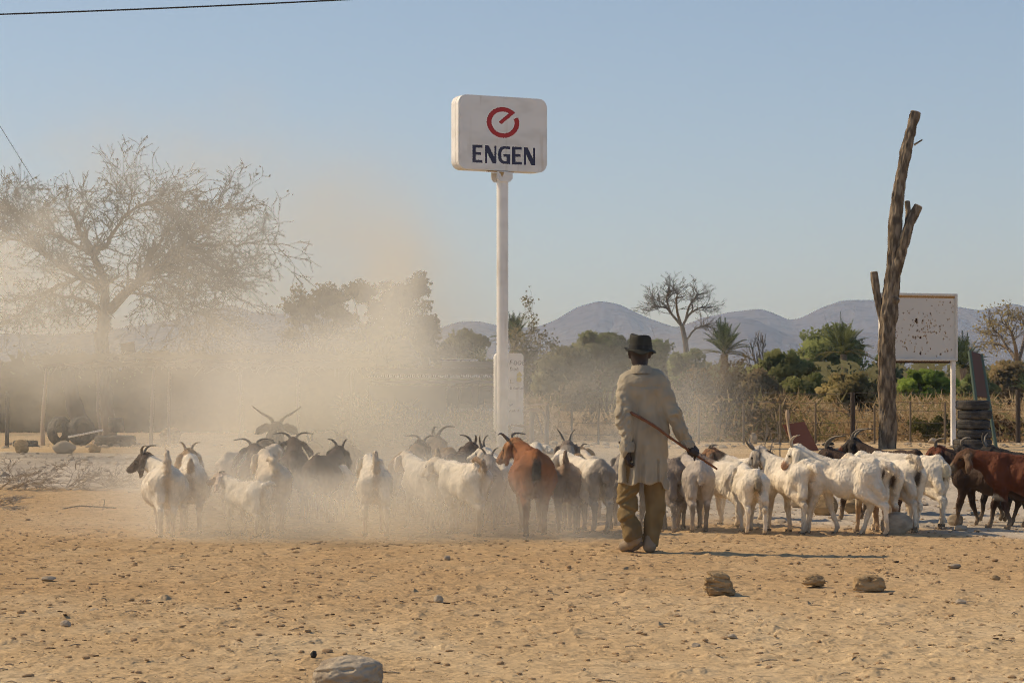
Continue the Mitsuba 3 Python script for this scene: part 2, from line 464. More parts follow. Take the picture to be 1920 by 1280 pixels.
scene['dust_air'] = {'type': 'heterogeneous', 'albedo': {'type': 'rgb', 'value': [0.900, 0.880, 0.800]}, 'scale': 1.0,
                     'sigma_t': {'type': 'gridvolume', 'grid': mi.VolumeGrid(np.ascontiguousarray(dens.transpose(2, 1, 0))[..., None]), 'filter_type': 'trilinear', 'wrap_mode': 'clamp', 'use_grid_bbox': False,
                                 'to_world': T().translate(DLO.tolist()).scale((DHI - DLO).tolist())},
                     'phase': {'type': 'hg', 'g': 0.35}}
scene['dust_cloud'] = {'type': 'cube', 'bsdf': {'type': 'ref', 'id': 'mat_air'}, 'interior': {'type': 'ref', 'id': 'dust_air'}, 'exterior': {'type': 'ref', 'id': 'haze_air'},
                       'to_world': T().translate(((DLO + DHI) / 2).tolist()).scale(((DHI - DLO) / 2).tolist())}
labels['dust_cloud'] = {'kind': 'stuff', 'label': 'billowing pale tan dust kicked up by the walking goats'}

# ------------------------------------------------------------------ goats
def fur_colour_bump(p, n, uv):
    return fbm(p.x * 60.0, p.y * 60.0, p.z * 22.0) * 0.020 + nz(p.x * 140.0, p.y * 140.0, p.z * 40.0) * 0.006


def fur_colour(p, n, uv):
    return mi.Color3f(0.75)


scene['mat_fur'] = two({'type': 'bumpmap', 'arbitrary': mikit.proc(fur_colour_bump, 3e-3), 'scale': 1.0,
                        'bsdf': {'type': 'principled', 'base_color': VC, 'roughness': 0.75, 'specular': 0.25, 'sheen': 0.4}})
scene['mat_hair'] = two({'type': 'diffuse', 'reflectance': VC})


def horn_colour(p, n, uv):
    return mixc((0.085, 0.07, 0.055), (0.22, 0.18, 0.13), fbm(p.x * 40.0, p.y * 40.0, p.z * 90.0))


scene['mat_horn'] = two({'type': 'principled', 'base_color': mikit.proc(horn_colour), 'roughness': 0.45, 'specular': 0.5})
scene['mat_pale_horn'] = rough((0.40, 0.33, 0.24), 0.5)
scene['mat_hoof'] = rough((0.11, 0.085, 0.06), 0.6)

WHITE, CREAM = (0.76, 0.685, 0.55), (0.66, 0.56, 0.42)
BROWN, DARK, BLACK, TAN, GREY, RUST = (0.26, 0.095, 0.030), (0.060, 0.036, 0.024), (0.028, 0.022, 0.018), (0.36, 0.23, 0.12), (0.25, 0.215, 0.175), (0.12, 0.035, 0.014)


def rot2(v, deg):
    c, s = math.cos(math.radians(deg)), math.sin(math.radians(deg))
    return np.array([v[0] * c - v[1] * s, v[0] * s + v[1] * c, v[2]])


STEP = {'walk': ((0.07, 0), (-0.10, 0), (-0.06, 0), (0.10, 0.0)), 'walk2': ((-0.09, 0), (0.08, 0), (0.09, 0), (-0.09, 0.0)), 'stand': ((0.02, 0), (-0.01, 0), (-0.02, 0), (0.02, 0)),
        'stride': ((0.13, 0), (-0.14, 0), (-0.15, 0.0), (0.14, 0)), 'lift': ((0.04, 0), (-0.05, 0), (-0.13, 0.05), (0.06, 0)), 'lift2': ((0.10, 0.03), (-0.06, 0), (0.10, 0), (-0.12, 0.03)),
        'close': ((0.02, 0), (-0.02, 0), (-0.03, 0), (0.03, 0))}
COUNT_GOAT = [0]
GSIZE = 0.97


def goat(px, fy, heading, label, size=1.0, neck=(0, 45), head=(0, -40), step='walk', tail='up', horns='back', ears='droop', col=None, fat=1.0, udder=False,
         res=0.0135, depth=None, horn_mat='mat_horn', spread=1.0, leggy=1.0, hair=900, group=None, ground_z=None):
    """One goat; (px, fy) is the photo pixel of the ground under its hips. Local frame: x ahead, y left, z up, origin under the hips."""
    COUNT_GOAT[0] += 1
    seed = COUNT_GOAT[0]
    rng = np.random.default_rng(1000 + seed)
    c = dict(body=WHITE, head=WHITE, ear=None, neck=None, leg=None, tail=None, under=None, muzzle=None, rump=None, patch=None)
    c.update(col or {})
    F = Field(res)
    L = leggy + 0.07
    size = size * GSIZE
    zb = 0.10 * (L - 1) * 3
    up = np.array([0, 0, zb])
    # trunk
    F.add(np.array([0.50, 0, 0.475]) + up, np.array([0.20, 0, 0.445]) + up, 0.125 * fat ** 0.3, 0.150 * fat, 0.05)
    F.add(np.array([0.22, 0.045 * fat, 0.43]) + up, np.array([0.22, -0.045 * fat, 0.43]) + up, 0.135 * fat, 0.135 * fat, 0.06)
    F.add(np.array([0.22, 0, 0.445]) + up, np.array([0.02, 0, 0.515]) + up, 0.145 * fat ** 0.7, 0.105, 0.06)
    F.add(np.array([0.52, 0, 0.60]) + up, np.array([0.16, 0, 0.600]) + up, 0.058, 0.060, 0.05)
    F.add(np.array([0.16, 0, 0.600]) + up, np.array([-0.04, 0, 0.615]) + up, 0.060, 0.055, 0.04)
    F.add(np.array([-0.04, 0, 0.615]) + up, np.array([-0.115, 0, 0.555]) + up, 0.055, 0.045, 0.04)
    for s in (1, -1):
        F.add(np.array([0.03, 0.078 * s, 0.592]) + up, np.array([-0.085, 0.048 * s, 0.535]) + up, 0.038, 0.034, 0.05)
        F.add(np.array([0.50, 0.075 * s, 0.57]) + up, np.array([0.53, 0.088 * s, 0.42]) + up, 0.052, 0.062, 0.05)
    # neck and head
    nd = np.array([math.cos(math.radians(neck[1])), 0, math.sin(math.radians(neck[1]))]); nd = rot2(nd, neck[0])
    n0 = np.array([0.53, 0, 0.545]) + up
    poll = n0 + nd * 0.265
    F.add(n0 + [0, 0, 0.01], n0 + nd * 0.14, 0.105, 0.078, 0.05)
    F.add(n0 + nd * 0.14, poll, 0.078, 0.058, 0.04)
    F.add(np.array([0.44, 0, 0.62]) + up, n0 + nd * 0.2, 0.05, 0.05, 0.05)
    hd = rot2(np.array([math.cos(math.radians(head[1])), 0, math.sin(math.radians(head[1]))]), neck[0] + head[0])
    hside = unit(np.cross([0, 0, 1.0], hd)); hup = np.cross(hd, hside)
    brow = poll + hd * 0.05 + hup * 0.012
    muz = poll + hd * 0.205
    F.add(poll, brow, 0.060, 0.056, 0.03)
    F.add(brow, muz, 0.054, 0.030, 0.03)
    F.add(poll + hd * 0.09 - hup * 0.03, muz - hup * 0.012, 0.034, 0.024, 0.03)
    for s in (1, -1):
        F.add(brow + hside * 0.036 * s + hd * 0.03 + hup * 0.008, brow + hside * 0.038 * s + hd * 0.045 + hup * 0.006, 0.020, 0.018, 0.02)
    ear_pts = []
    for s in (1, -1):
        e0 = poll + hside * s * 0.048 + hup * 0.012
        if ears == 'droop':
            pts = [e0, e0 + hside * s * 0.045 + [0, 0, -0.03], e0 + hside * s * 0.060 + [0, 0, -0.11], e0 + hside * s * 0.062 + [0, 0, -0.175]]
        elif ears == 'flap':
            pts = [e0, e0 + hside * s * 0.06 + [0, 0, -0.025], e0 + hside * s * 0.115 + [0, 0, -0.10], e0 + hside * s * 0.155 + [0, 0, -0.185]]
        else:
            pts = [e0, e0 + hside * s * 0.06 + [0, 0, -0.006], e0 + hside * s * 0.115 + [0, 0, -0.035], e0 + hside * s * 0.15 + [0, 0, -0.065]]
        ear_pts.append(pts)
        F.chain(pts, [0.026, 0.038, 0.040, 0.020], 0.012, (hup + hside * s * 0.6 if ears != 'out' else hd, 1.75))
    if horns == 'beard' or rng.random() < 0.25:
        F.add(muz - hup * 0.03 - hd * 0.02, muz - hup * 0.03 - hd * 0.02 + [0, 0, -0.07], 0.020, 0.008, 0.02)
    # legs
    fo = STEP[step]
    feet = []
    for i, (front, s) in enumerate(((1, 1), (1, -1), (0, 1), (0, -1))):
        dx, lz = fo[i]
        w = spread
        if front:
            kb = 1.0 if dx > 0 else -0.2
            hip, el = np.array([0.50, 0.078 * s, 0.43]) + up, np.array([0.475 + 0.2 * dx, 0.078 * s, 0.335]) + up
            kn = np.array([0.495 + 0.58 * dx + 0.5 * lz, 0.072 * s * w, 0.195 * L + 0.6 * lz]); ft = np.array([0.485 + dx - 0.6 * lz, 0.07 * s * w, 0.068 + lz]); hf = np.array([0.507 + dx - 0.4 * lz, 0.07 * s * w, 0.022 + lz])
            F.chain([hip, el], [0.070, 0.046], 0.04); F.chain([el, kn], [0.046, 0.030], 0.02); F.chain([kn, ft], [0.029, 0.0185], 0.012); F.chain([ft, hf], [0.022, 0.022], 0.012)
        else:
            hip, st = np.array([-0.005, 0.070 * s, 0.505]) + up, np.array([0.085 + 0.30 * dx, 0.092 * s, 0.375]) + up * 0.8
            hk = np.array([-0.085 + 0.72 * dx - 0.3 * lz, 0.080 * s * w, 0.235 * L + 0.4 * lz]); ft = np.array([-0.055 + dx - 0.5 * lz, 0.078 * s * w, 0.066 + lz]); hf = np.array([-0.03 + dx - 0.5 * lz, 0.078 * s * w, 0.022 + lz])
            F.chain([hip, st], [0.098, 0.072], 0.05); F.chain([np.array([-0.05, 0.060 * s, 0.51]) + up, hk + [0.02, 0, 0.10]], [0.070, 0.046], 0.05)
            F.chain([st, hk], [0.066, 0.032], 0.03); F.chain([hk + [-0.008, 0, 0.01], hk - [0, 0, 0.03]], [0.030, 0.027], 0.012); F.chain([hk, ft], [0.029, 0.0195], 0.012); F.chain([ft, hf], [0.023, 0.023], 0.012)
        feet.append(hf)
    if udder:
        F.add(np.array([0.01, 0, 0.35]) + up, np.array([0.0, 0, 0.30]) + up * 0.6, 0.070, 0.045, 0.03)
    t0 = np.array([-0.105, 0, 0.585]) + up
    tl = {'up': [(0, 0, 0), (-0.045, 0, 0.04), (-0.062, 0.004, 0.12), (-0.05, 0.008, 0.20)], 'short': [(0, 0, 0), (-0.04, 0, 0.03), (-0.06, 0, 0.07), (-0.055, 0, 0.12)],
          'curl': [(0, 0, 0), (-0.055, 0, 0.03), (-0.055, 0.02, 0.09), (0.01, 0.05, 0.12), (0.06, 0.07, 0.10)], 'curlR': [(0, 0, 0), (-0.055, 0, 0.03), (-0.055, -0.02, 0.09), (0.01, -0.05, 0.12), (0.06, -0.07, 0.10)],
          'down': [(0.02, 0, 0.01), (-0.04, 0, -0.03), (-0.055, 0, -0.11), (-0.05, 0, -0.17)], 'right': [(0, 0, 0), (-0.04, -0.03, 0.035), (-0.05, -0.09, 0.06), (-0.05, -0.16, 0.05)],
          'back': [(0, 0, 0), (-0.05, 0, 0.02), (-0.10, 0, 0.01), (-0.14, 0, -0.04)]}[tail]
    tp = [t0 + np.array(p) for p in tl]
    F.chain(tp, [0.034, 0.034, 0.030, 0.022, 0.016][:len(tp)], 0.02)

    def lumps(X, Y, Z):
        P = np.stack([X * 16 + seed * 3, Y * 16, Z * 9], -1)
        rib = 0.0035 * np.sin(X * 78 + Z * 14) * np.exp(-((X - 0.32) / 0.13) ** 2) * np.exp(-((Z - zb - 0.47) / 0.09) ** 2)
        flank = 0.020 * np.exp(-((X - 0.13) / 0.055) ** 2) * np.exp(-((Z - zb - 0.53) / 0.045) ** 2) * (np.abs(Y) > 0.04)
        cleft = 0.022 * np.exp(-(Y / 0.018) ** 2) * (X < 0.0) * np.exp(-((Z - zb - 0.40) / 0.10) ** 2)
        return (meshkit.fbm(P, 3, seed) - 0.5) * 0.017 + (meshkit.noise(np.stack([X * 55, Y * 55, Z * 17], -1), seed) - 0.5) * 0.009 + rib + flank + cleft

    v, f = F.mesh(lumps)
    # coat colours by body region
    base = np.array(c['body']); C = np.tile(base, (len(v), 1))
    nse = meshkit.fbm(v * 9 + seed * 2.7, 3, seed)

    def paint(mask, colour):
        nonlocal C
        if colour is not None:
            C = C * (1 - mask[:, None]) + np.array(colour) * mask[:, None]

    wob = (nse - 0.5) * 0.06
    if c['patch'] is not None:
        for (pc, pr, pcol) in c['patch']:
            paint(1 - smooth01(0.85, 1.1, np.linalg.norm((v - np.array(pc) - up) / np.array(pr), axis=1) + wob * 4), pcol)
    if c['neck'] is not None:
        paint(1 - smooth01(0.10, 0.13, seg_dist(v, n0 + nd * 0.16, poll) + wob), c['neck'])
    hm = 1 - smooth01(0.082, 0.10, np.minimum(seg_dist(v, poll, muz), seg_dist(v, poll, brow)) + wob * 0.5)
    paint(hm, c['head'])
    if c['muzzle'] is not None:
        paint((1 - smooth01(0.05, 0.08, np.linalg.norm(v - muz, axis=1))) * hm, c['muzzle'])
    for pts in ear_pts:
        d = np.min([seg_dist(v, pts[i], pts[i + 1]) for i in range(3)], 0)
        m = (1 - smooth01(0.035, 0.05, d)) * smooth01(0.02, 0.05, seg_dist(v, poll, muz) - 0.035)
        paint(m, c['ear'] or c['head'])
    if c['leg'] is not None:
        paint(1 - smooth01(0.24, 0.30, v[:, 2] + wob), c['leg'])
    td = np.min([seg_dist(v, tp[i], tp[i + 1]) for i in range(len(tp) - 1)], 0)
    tm = (1 - smooth01(0.034, 0.046, td)) * (v[:, 0] < -0.06)
    paint(tm, c['tail'])
    under = c['under'] if c['under'] is not None else base * [0.62, 0.50, 0.40]
    paint((1 - smooth01(0.010, 0.055, seg_dist(v, np.array([-0.135, 0, 0.545]) + up, np.array([-0.10, 0, 0.43]) + up) - 0.006 + wob * 0.7)) * (1 - tm) * (0.55 if c['under'] is None else 0.95), under)
    if c['rump'] is not None:
        paint(1 - smooth01(-0.10, -0.02, v[:, 0] + wob), c['rump'])
    dusty = 1 - smooth01(0.03, 0.22, v[:, 2] + wob)
    paint(dusty * 0.45, (0.42, 0.32, 0.22))
    stain = smooth01(0.52, 0.70, meshkit.fbm(v * 6 + seed * 5.1, 3, seed + 3)) * smooth01(0.62, 0.30, v[:, 2] + 0) * 0.5
    paint(stain, np.array(base) * [0.66, 0.55, 0.42])
    C = C * (0.72 + 0.52 * nse)[:, None] * (0.9 + 0.2 * meshkit.noise(v * np.array([60, 60, 22]), seed))[:, None]
    eyes = np.min([np.linalg.norm(v - (brow + hside * 0.056 * s + hd * 0.038 + hup * 0.006), axis=1) for s in (1, -1)], 0)
    paint(1 - smooth01(0.010, 0.018, eyes), (0.02, 0.015, 0.01))
    # place in the world
    g = on_terrain(px, fy) if depth is None else on_ground(px, HORIZON + CAM_H * FOCAL / depth)
    gz = float(terrain(g[0], g[1])) - 0.006
    ang = math.radians(90 + heading)

    def world(pts):
        pts = np.asarray(pts, float) * size
        cs, sn = math.cos(ang), math.sin(ang)
        return np.stack([pts[:, 0] * cs - pts[:, 1] * sn + g[0], pts[:, 0] * sn + pts[:, 1] * cs + g[1], pts[:, 2] + gz], 1)

    k = thing('goat', label, 'goat', group)
    put('body', (world(v), f), 'mat_fur', k, smooth=True, color=C)
    # coat hair: short blades lying backwards and down along the outline
    if hair:
        tri = v[f]
        nrm = np.cross(tri[:, 1] - tri[:, 0], tri[:, 2] - tri[:, 0]); ar = np.linalg.norm(nrm, axis=1); nrm /= ar[:, None] + 1e-15
        cen = tri.mean(1)
        wgt = ar * np.where(cen[:, 2] > 0.27, 1.0, 0.25) * np.where(cen[:, 0] < -0.06, 1.6, 1.0)
        ti = rng.choice(len(f), size=hair, p=wgt / wgt.sum())
        tdist = np.min([seg_dist(cen[ti], tp[i], tp[i + 1]) for i in range(len(tp) - 1)], 0)
        ln = np.where((tdist < 0.045) & (cen[ti][:, 0] < -0.05), 0.045, 0.022) * rng.uniform(0.6, 1.3, hair)
        d = nrm[ti] * 0.35 + np.array([-0.55, 0, -0.75]) + rng.normal(size=(hair, 3)) * 0.25
        d -= nrm[ti] * np.minimum(np.sum(d * nrm[ti], 1) - 0.22, 0)[:, None]
        d /= np.linalg.norm(d, axis=1, keepdims=True)
        sd = np.cross(d, nrm[ti]); sd /= np.linalg.norm(sd, axis=1, keepdims=True) + 1e-12
        o = cen[ti] - nrm[ti] * 0.002
        hv = np.stack([o - sd * 0.0035, o + sd * 0.0035, o + d * ln[:, None]], 1).reshape(-1, 3)
        hc = np.repeat(C[f[ti, 0]] * rng.uniform(0.9, 1.12, hair)[:, None], 3, axis=0)
        ck = put('coat', (world(hv), np.arange(hair * 3).reshape(-1, 3)), 'mat_hair', k, color=np.clip(hc, 0, 0.9))
        labels[ck] = {'kind': 'stuff'}
    if horns and horns != 'none':
        hl = {'back': 0.13, 'wide': 0.20, 'up': 0.14, 'short': 0.08, 'long': 0.24, 'beard': 0.14, 'stub': 0.05, 'lyre': 0.30}[horns]
        for s in (1, -1):
            r0 = poll + hside * s * 0.026 + hup * 0.045 + hd * 0.01
            if horns in ('back', 'short', 'beard', 'stub'):
                pts = [r0, r0 + hup * hl * 0.36 - hd * hl * 0.18 + hside * s * hl * 0.12, r0 + hup * hl * 0.46 - hd * hl * 0.55 + hside * s * hl * 0.36, r0 + hup * hl * 0.28 - hd * hl * 0.92 + hside * s * hl * 0.62]
            elif horns == 'wide':
                pts = [r0, r0 + hup * hl * 0.26 + hside * s * hl * 0.10, r0 + hup * hl * 0.36 + hside * s * hl * 0.42 - hd * hl * 0.1, r0 + hup * hl * 0.22 + hside * s * hl * 0.90 - hd * hl * 0.2]
            elif horns == 'long':
                pts = [r0, r0 + hup * hl * 0.22 - hd * hl * 0.20 + hside * s * hl * 0.08, r0 + hup * hl * 0.28 - hd * hl * 0.58 + hside * s * hl * 0.2, r0 + hup * hl * 0.12 - hd * hl * 1.0 + hside * s * hl * 0.36]
            elif horns == 'lyre':
                pts = [r0, r0 + np.array([0, 0, 1]) * hl * 0.20 + hside * s * hl * 0.16, r0 + np.array([0, 0, 1]) * hl * 0.34 + hside * s * hl * 0.42, r0 + np.array([0, 0, 1]) * hl * 0.56 + hside * s * hl * 0.72]
            else:
                pts = [r0, r0 + hup * hl * 0.4 + hside * s * hl * 0.06, r0 + hup * hl * 0.78 - hd * hl * 0.14 + hside * s * hl * 0.22, r0 + hup * hl * 0.98 - hd * hl * 0.40 + hside * s * hl * 0.48]
            ln = smooth_line(pts, 14)
            rr = np.linspace(0.019, 0.004, 14) * (1.1 if hl > 0.2 else 0.95) * (1 + 0.10 * np.cos(np.arange(14) * 2.6))
            m = tube(world(ln), rr * size, 8)
            put('horn', m, horn_mat, k, smooth=60)
    if hair >= 900:
        for hf in feet:
            hv, hfc = [], []
            cl = trimesh.convex.convex_hull(np.array([hf + np.array([a * 0.027 + 0.006 * (1 if b < 0 else 0), e * 0.021, b]) for a in (-1, 1.25) for e in (-1, 1) for b in (-0.026, 0.006)] + [hf + np.array([0.042, 0, -0.026])]))
            put('hoof', (world(np.array(cl.vertices)), np.array(cl.faces)), 'mat_hoof', k)
    return k


NEAR = 1500
white_dark = dict(body=WHITE, head=DARK, ear=DARK)
GOATS = [
    # left cluster
    lambda: goat(312, 1006, 12, 'plump white goat with dark head and upright tail, leftmost of the herd', 1.0, neck=(42, 36), head=(20, -30), step='close', tail='up', horns='back', col=dict(body=WHITE, head=DARK, tail=CREAM), fat=1.26, spread=0.75, hair=NEAR),
    lambda: goat(358, 1000, 6, 'white goat with brown streaked tail right beside the plump dark headed goat', 0.98, neck=(12, 45), head=(0, -30), tail='short', horns='back', col=dict(body=WHITE, head=TAN, tail=(0.50, 0.37, 0.24)), fat=1.06, step='walk', hair=NEAR, horn_mat='mat_pale_horn'),
    lambda: goat(432, 972, -28, 'cream goat blurred by dust between the left pair and the kid', 1.05, neck=(-10, 30), head=(0, -30), tail='down', horns='short', col=dict(body=CREAM, head=CREAM), step='walk2', hair=900),
    lambda: goat(481, 1008, 38, 'small white kid with long pale ears and its tail to the side', 0.735, neck=(15, 36), head=(20, -20), step='walk', tail='right', horns='stub', ears='flap', col=dict(body=WHITE, head=(0.60, 0.47, 0.34), ear=(0.66, 0.52, 0.40)), fat=0.92, hair=NEAR, leggy=1.06),
    lambda: goat(514, 1000, 10, 'large cream goat with curled tail walking right behind the kid', 1.02, neck=(10, 40), head=(0, -45), tail='curl', horns='none', col=dict(body=CREAM, head=CREAM, tail=(0.60, 0.50, 0.36)), step='walk', hair=900, leggy=0.98),
    lambda: goat(478, 0, 4, 'dark brown goat with flat sideways horns and long ears, seen over the white kid', 1.04, neck=(10, 38), head=(0, -30), tail='down', horns='wide', ears='flap', col=dict(body=DARK, head=DARK), depth=24.2, hair=500),
    lambda: goat(496, 0, -4, 'tallest goat, with long upswept lyre horns above the dusty herd', 1.20, neck=(0, 60), head=(0, -15), tail='down', horns='lyre', ears='out', col=dict(body=DARK, head=(0.10, 0.07, 0.05)), depth=26.5, hair=0, res=0.017),
    lambda: goat(550, 0, 3, 'dark brown goat with low swept horns and drooping ears in thick dust', 1.08, neck=(8, 44), head=(0, -35), tail='down', horns='wide', ears='flap', col=dict(body=DARK, head=DARK), depth=25.3, hair=0, res=0.016),
    lambda: goat(596, 0, -12, 'dark brown goat seen from behind left of the small pale goat', 1.02, neck=(0, 34), head=(0, -40), tail='down', horns='back', col=dict(body=DARK, head=BLACK), depth=24.6, fat=1.06, hair=0, res=0.016),
    lambda: goat(608, 0, 12, 'pale faced goat with upright horns in the dust behind dark goats', 1.00, neck=(10, 38), head=(35, -20), tail='down', horns='up', ears='out', col=dict(body=CREAM, head=WHITE), depth=27.0, hair=0, res=0.016),
    lambda: goat(640, 0, 28, 'small pale goat standing sideways in the thick dust', 0.86, neck=(10, 40), head=(0, -40), tail='down', horns='short', col=dict(body=WHITE, head=CREAM), depth=25.0, hair=0, res=0.016),
    lambda: goat(660, 0, 10, 'dark goat with one sideways horn, faint in the thickest dust', 1.06, neck=(14, 44), head=(0, -20), tail='down', horns='wide', col=dict(body=DARK, head=DARK), depth=27.5, hair=0, res=0.017),
    # middle
    lambda: goat(704, 1003, 6, 'cream white goat with thin upright tail, alone left of the dust gap', 0.98, neck=(6, 36), head=(0, -50), tail='up', horns='none', col=dict(body=WHITE, head=WHITE, tail=(0.60, 0.50, 0.37)), step='walk2', fat=0.96, spread=1.25, hair=NEAR),
    lambda: goat(757, 0, -8, 'brown headed goat with curved horns fading into the dust plume', 1.04, neck=(-12, 42), head=(-8, -30), tail='down', horns='wide', ears='droop', col=dict(body=TAN, head=DARK), depth=25.8, hair=0, res=0.016),
    lambda: goat(812, 0, 20, 'white goat with raised brown tail stepping left in the dust', 1.00, neck=(10, 34), head=(0, -40), tail='up', horns='none', col=dict(body=WHITE, head=CREAM, tail=(0.50, 0.39, 0.26)), depth=23.2, step='stride', hair=NEAR),
    lambda: goat(850, 0, -10, 'dark brown goat with pale forehead and drooping ears, left of the sign pole', 1.04, neck=(-8, 40), head=(-25, -35), tail='down', horns='back', ears='flap', col=dict(body=DARK, head=DARK), depth=24.4, hair=500, res=0.015),
    lambda: goat(842, 0, 12, 'faint goat with arched horns behind the dark goat at the sign pole', 1.08, neck=(0, 44), head=(20, -20), tail='down', horns='long', col=dict(body=TAN, head=TAN), depth=26.4, hair=0, res=0.017),
    lambda: goat(893, 1004, 28, 'lean white goat with dark tail curled over its rump', 0.96, neck=(15, 22), head=(10, -35), tail='curl', horns='none', col=dict(body=WHITE, head=CREAM, tail=(0.30, 0.20, 0.12)), step='close', fat=0.9, spread=0.3, leggy=1.1, hair=NEAR),
    lambda: goat(915, 0, 0, 'grey goat walking between the lean white goat and the rust brown goat', 0.94, neck=(0, 35), head=(0, -45), tail='down', horns='back', col=dict(body=GREY, head=GREY), depth=23.4, hair=900),
    lambda: goat(942, 0, 8, 'white goat with raised head and short horns, directly left of the rust brown goat', 0.98, neck=(25, 42), head=(30, -20), tail='down', horns='up', ears='flap', col=dict(body=WHITE, head=WHITE, ear=CREAM), depth=24.0, hair=900),
    lambda: goat(1003, 1004, 4, 'rust brown goat with black rump, wide flat horns and head turned left', 1.17, neck=(30, 34), head=(22, -40), tail='down', horns='wide', ears='droop', col=dict(body=BROWN, head=(0.30, 0.14, 0.055), tail=BLACK, under=BLACK, leg=(0.24, 0.12, 0.06), patch=[((0.35, 0.13, 0.36), (0.12, 0.05, 0.07), CREAM)]), step='walk', fat=1.10, hair=NEAR + 700, spread=1.0, leggy=1.04),
    lambda: goat(1062, 0, -2, 'grey brown goat with tall horns curving outward, right of the rust brown goat', 1.06, neck=(0, 42), head=(10, -35), tail='down', horns='up', ears='droop', col=dict(body=GREY, head=(0.20, 0.155, 0.12)), depth=24.3, hair=600),
    lambda: goat(1064, 998, -6, 'brown and white goat with bushy white raised tail', 0.98, neck=(-10, 32), head=(0, -45), tail='up', horns='none', col=dict(body=(0.42, 0.32, 0.22), head=TAN, tail=WHITE, leg=(0.16, 0.11, 0.08), rump=(0.22, 0.15, 0.10)), hair=NEAR, step='walk'),
    lambda: goat(1010, 0, 5, 'white goat with pale ears just showing behind the rust brown goat', 1.02, neck=(-12, 40), head=(-20, -25), tail='down', horns='none', ears='out', col=dict(body=WHITE, head=WHITE), depth=25.4, hair=0, res=0.016),
    lambda: goat(1112, 0, 6, 'tan goat half hidden behind white backs, left of the herder', 0.98, neck=(10, 36), head=(20, -30), tail='down', horns='short', ears='out', col=dict(body=CREAM, head=TAN), depth=25.6, hair=0, res=0.016),
    lambda: goat(1122, 998, 22, 'round white goat with grey rump next to the herder, on his left', 1.04, neck=(10, 30), head=(10, -45), tail='down', horns='none', col=dict(body=WHITE, head=WHITE, rump=GREY, leg=GREY), fat=1.12, hair=NEAR, step='stand'),
    lambda: goat(1160, 0, -6, 'grey goat mostly hidden behind the herder', 0.94, neck=(0, 38), head=(0, -45), tail='down', horns='none', col=dict(body=GREY, head=GREY), depth=23.6, hair=0),
    # right of the herder
    lambda: goat(1262, 0, 20, 'dark grey goat walking away just right of the herder\'s coat', 1.04, neck=(10, 30), head=(0, -45), tail='down', horns='none', col=dict(body=(0.20, 0.16, 0.13), head=GREY, leg=GREY), depth=23.2, step='stride', hair=700, leggy=1.06),
    lambda: goat(1310, 0, 4, 'ash grey goat seen from behind under the herder\'s stick', 1.00, neck=(0, 30), head=(0, -50), tail='down', horns='none', col=dict(body=(0.46, 0.40, 0.33), head=GREY, leg=GREY), depth=23.0, hair=900),
    lambda: goat(1382, 0, 30, 'white goat with a grey brown lop eared head at the tip of the stick', 0.96, neck=(25, 44), head=(35, -30), tail='down', horns='none', ears='droop', col=dict(body=WHITE, head=(0.16, 0.115, 0.085), neck=(0.18, 0.13, 0.10), patch=[((0.5, 0, 0.58), (0.16, 0.14, 0.14), (0.2, 0.14, 0.1))]), depth=24.0, hair=900),
    lambda: goat(1424, 0, 35, 'white goat with brown head and short dark horns behind the small cream goat', 0.96, neck=(20, 40), head=(10, -25), tail='down', horns='short', ears='droop', col=dict(body=WHITE, head=(0.22, 0.11, 0.05), neck=DARK), depth=25.2, hair=500),
    lambda: goat(1416, 1000, 6, 'small cream goat with dark stained tail, first clear goat right of the stick', 0.88, neck=(-8, 26), head=(0, -55), tail='down', horns='none', col=dict(body=WHITE, head=WHITE, tail=(0.30, 0.25, 0.17), under=(0.10, 0.08, 0.06)), step='walk2', hair=NEAR + 500, fat=0.92, leggy=1.08),
    lambda: goat(1508, 1000, 24, 'white goat with dark patched head lowered to the left and curved horns', 1.0, neck=(28, 44), head=(18, -55), tail='back', horns='up', ears='droop', col=dict(body=WHITE, head=(0.50, 0.44, 0.36), ear=GREY, muzzle=GREY, patch=[((0.60, 0, 0.76), (0.12, 0.08, 0.07), DARK)]), step='walk', hair=NEAR + 500, fat=0.9, leggy=1.1),
    lambda: goat(1630, 1003, 60, 'large white goat striding left, with swept back horns and dark tail base', 1.02, neck=(8, 46), head=(10, -50), tail='back', horns='beard', ears='droop', col=dict(body=WHITE, head=WHITE, muzzle=(0.35, 0.2, 0.12), tail=(0.62, 0.55, 0.44), under=(0.07, 0.05, 0.04)), step='stride', hair=NEAR + 900, horn_mat='mat_pale_horn', leggy=1.12, fat=0.92),
    lambda: goat(1664, 1001, 16, 'white goat with brown thighs and hanging white tail beside the rightmost pair', 0.98, neck=(20, 30), head=(10, -50), tail='back', horns='none', col=dict(body=WHITE, head=CREAM, tail=CREAM, leg=(0.40, 0.27, 0.17), under=DARK), step='walk', hair=NEAR, fat=0.9, leggy=1.08),
    lambda: goat(1706, 998, 24, 'white goat with tail curled high over a dark streaked rump', 1.0, neck=(20, 30), head=(10, -50), tail='curl', horns='none', col=dict(body=WHITE, head=WHITE, tail=CREAM, under=(0.05, 0.04, 0.035)), step='lift', hair=NEAR + 300, fat=0.9, leggy=1.1),
    lambda: goat(1753, 993, 32, 'rightmost white goat, lean with grey stained rump and one hind leg forward', 1.02, neck=(15, 20), head=(0, -50), tail='down', horns='none', col=dict(body=WHITE, head=WHITE, tail=(0.55, 0.48, 0.33), under=(0.12, 0.10, 0.08)), step='lift', udder=True, hair=NEAR + 300, fat=0.88, leggy=1.14),
    lambda: goat(1672, 0, 55, 'dark brown goat with long swept horns, left of the bare tree trunk', 1.00, neck=(0, 38), head=(15, -30), tail='down', horns='long', ears='droop', col=dict(body=DARK, head=DARK, muzzle=RUST), depth=25.0, hair=500),
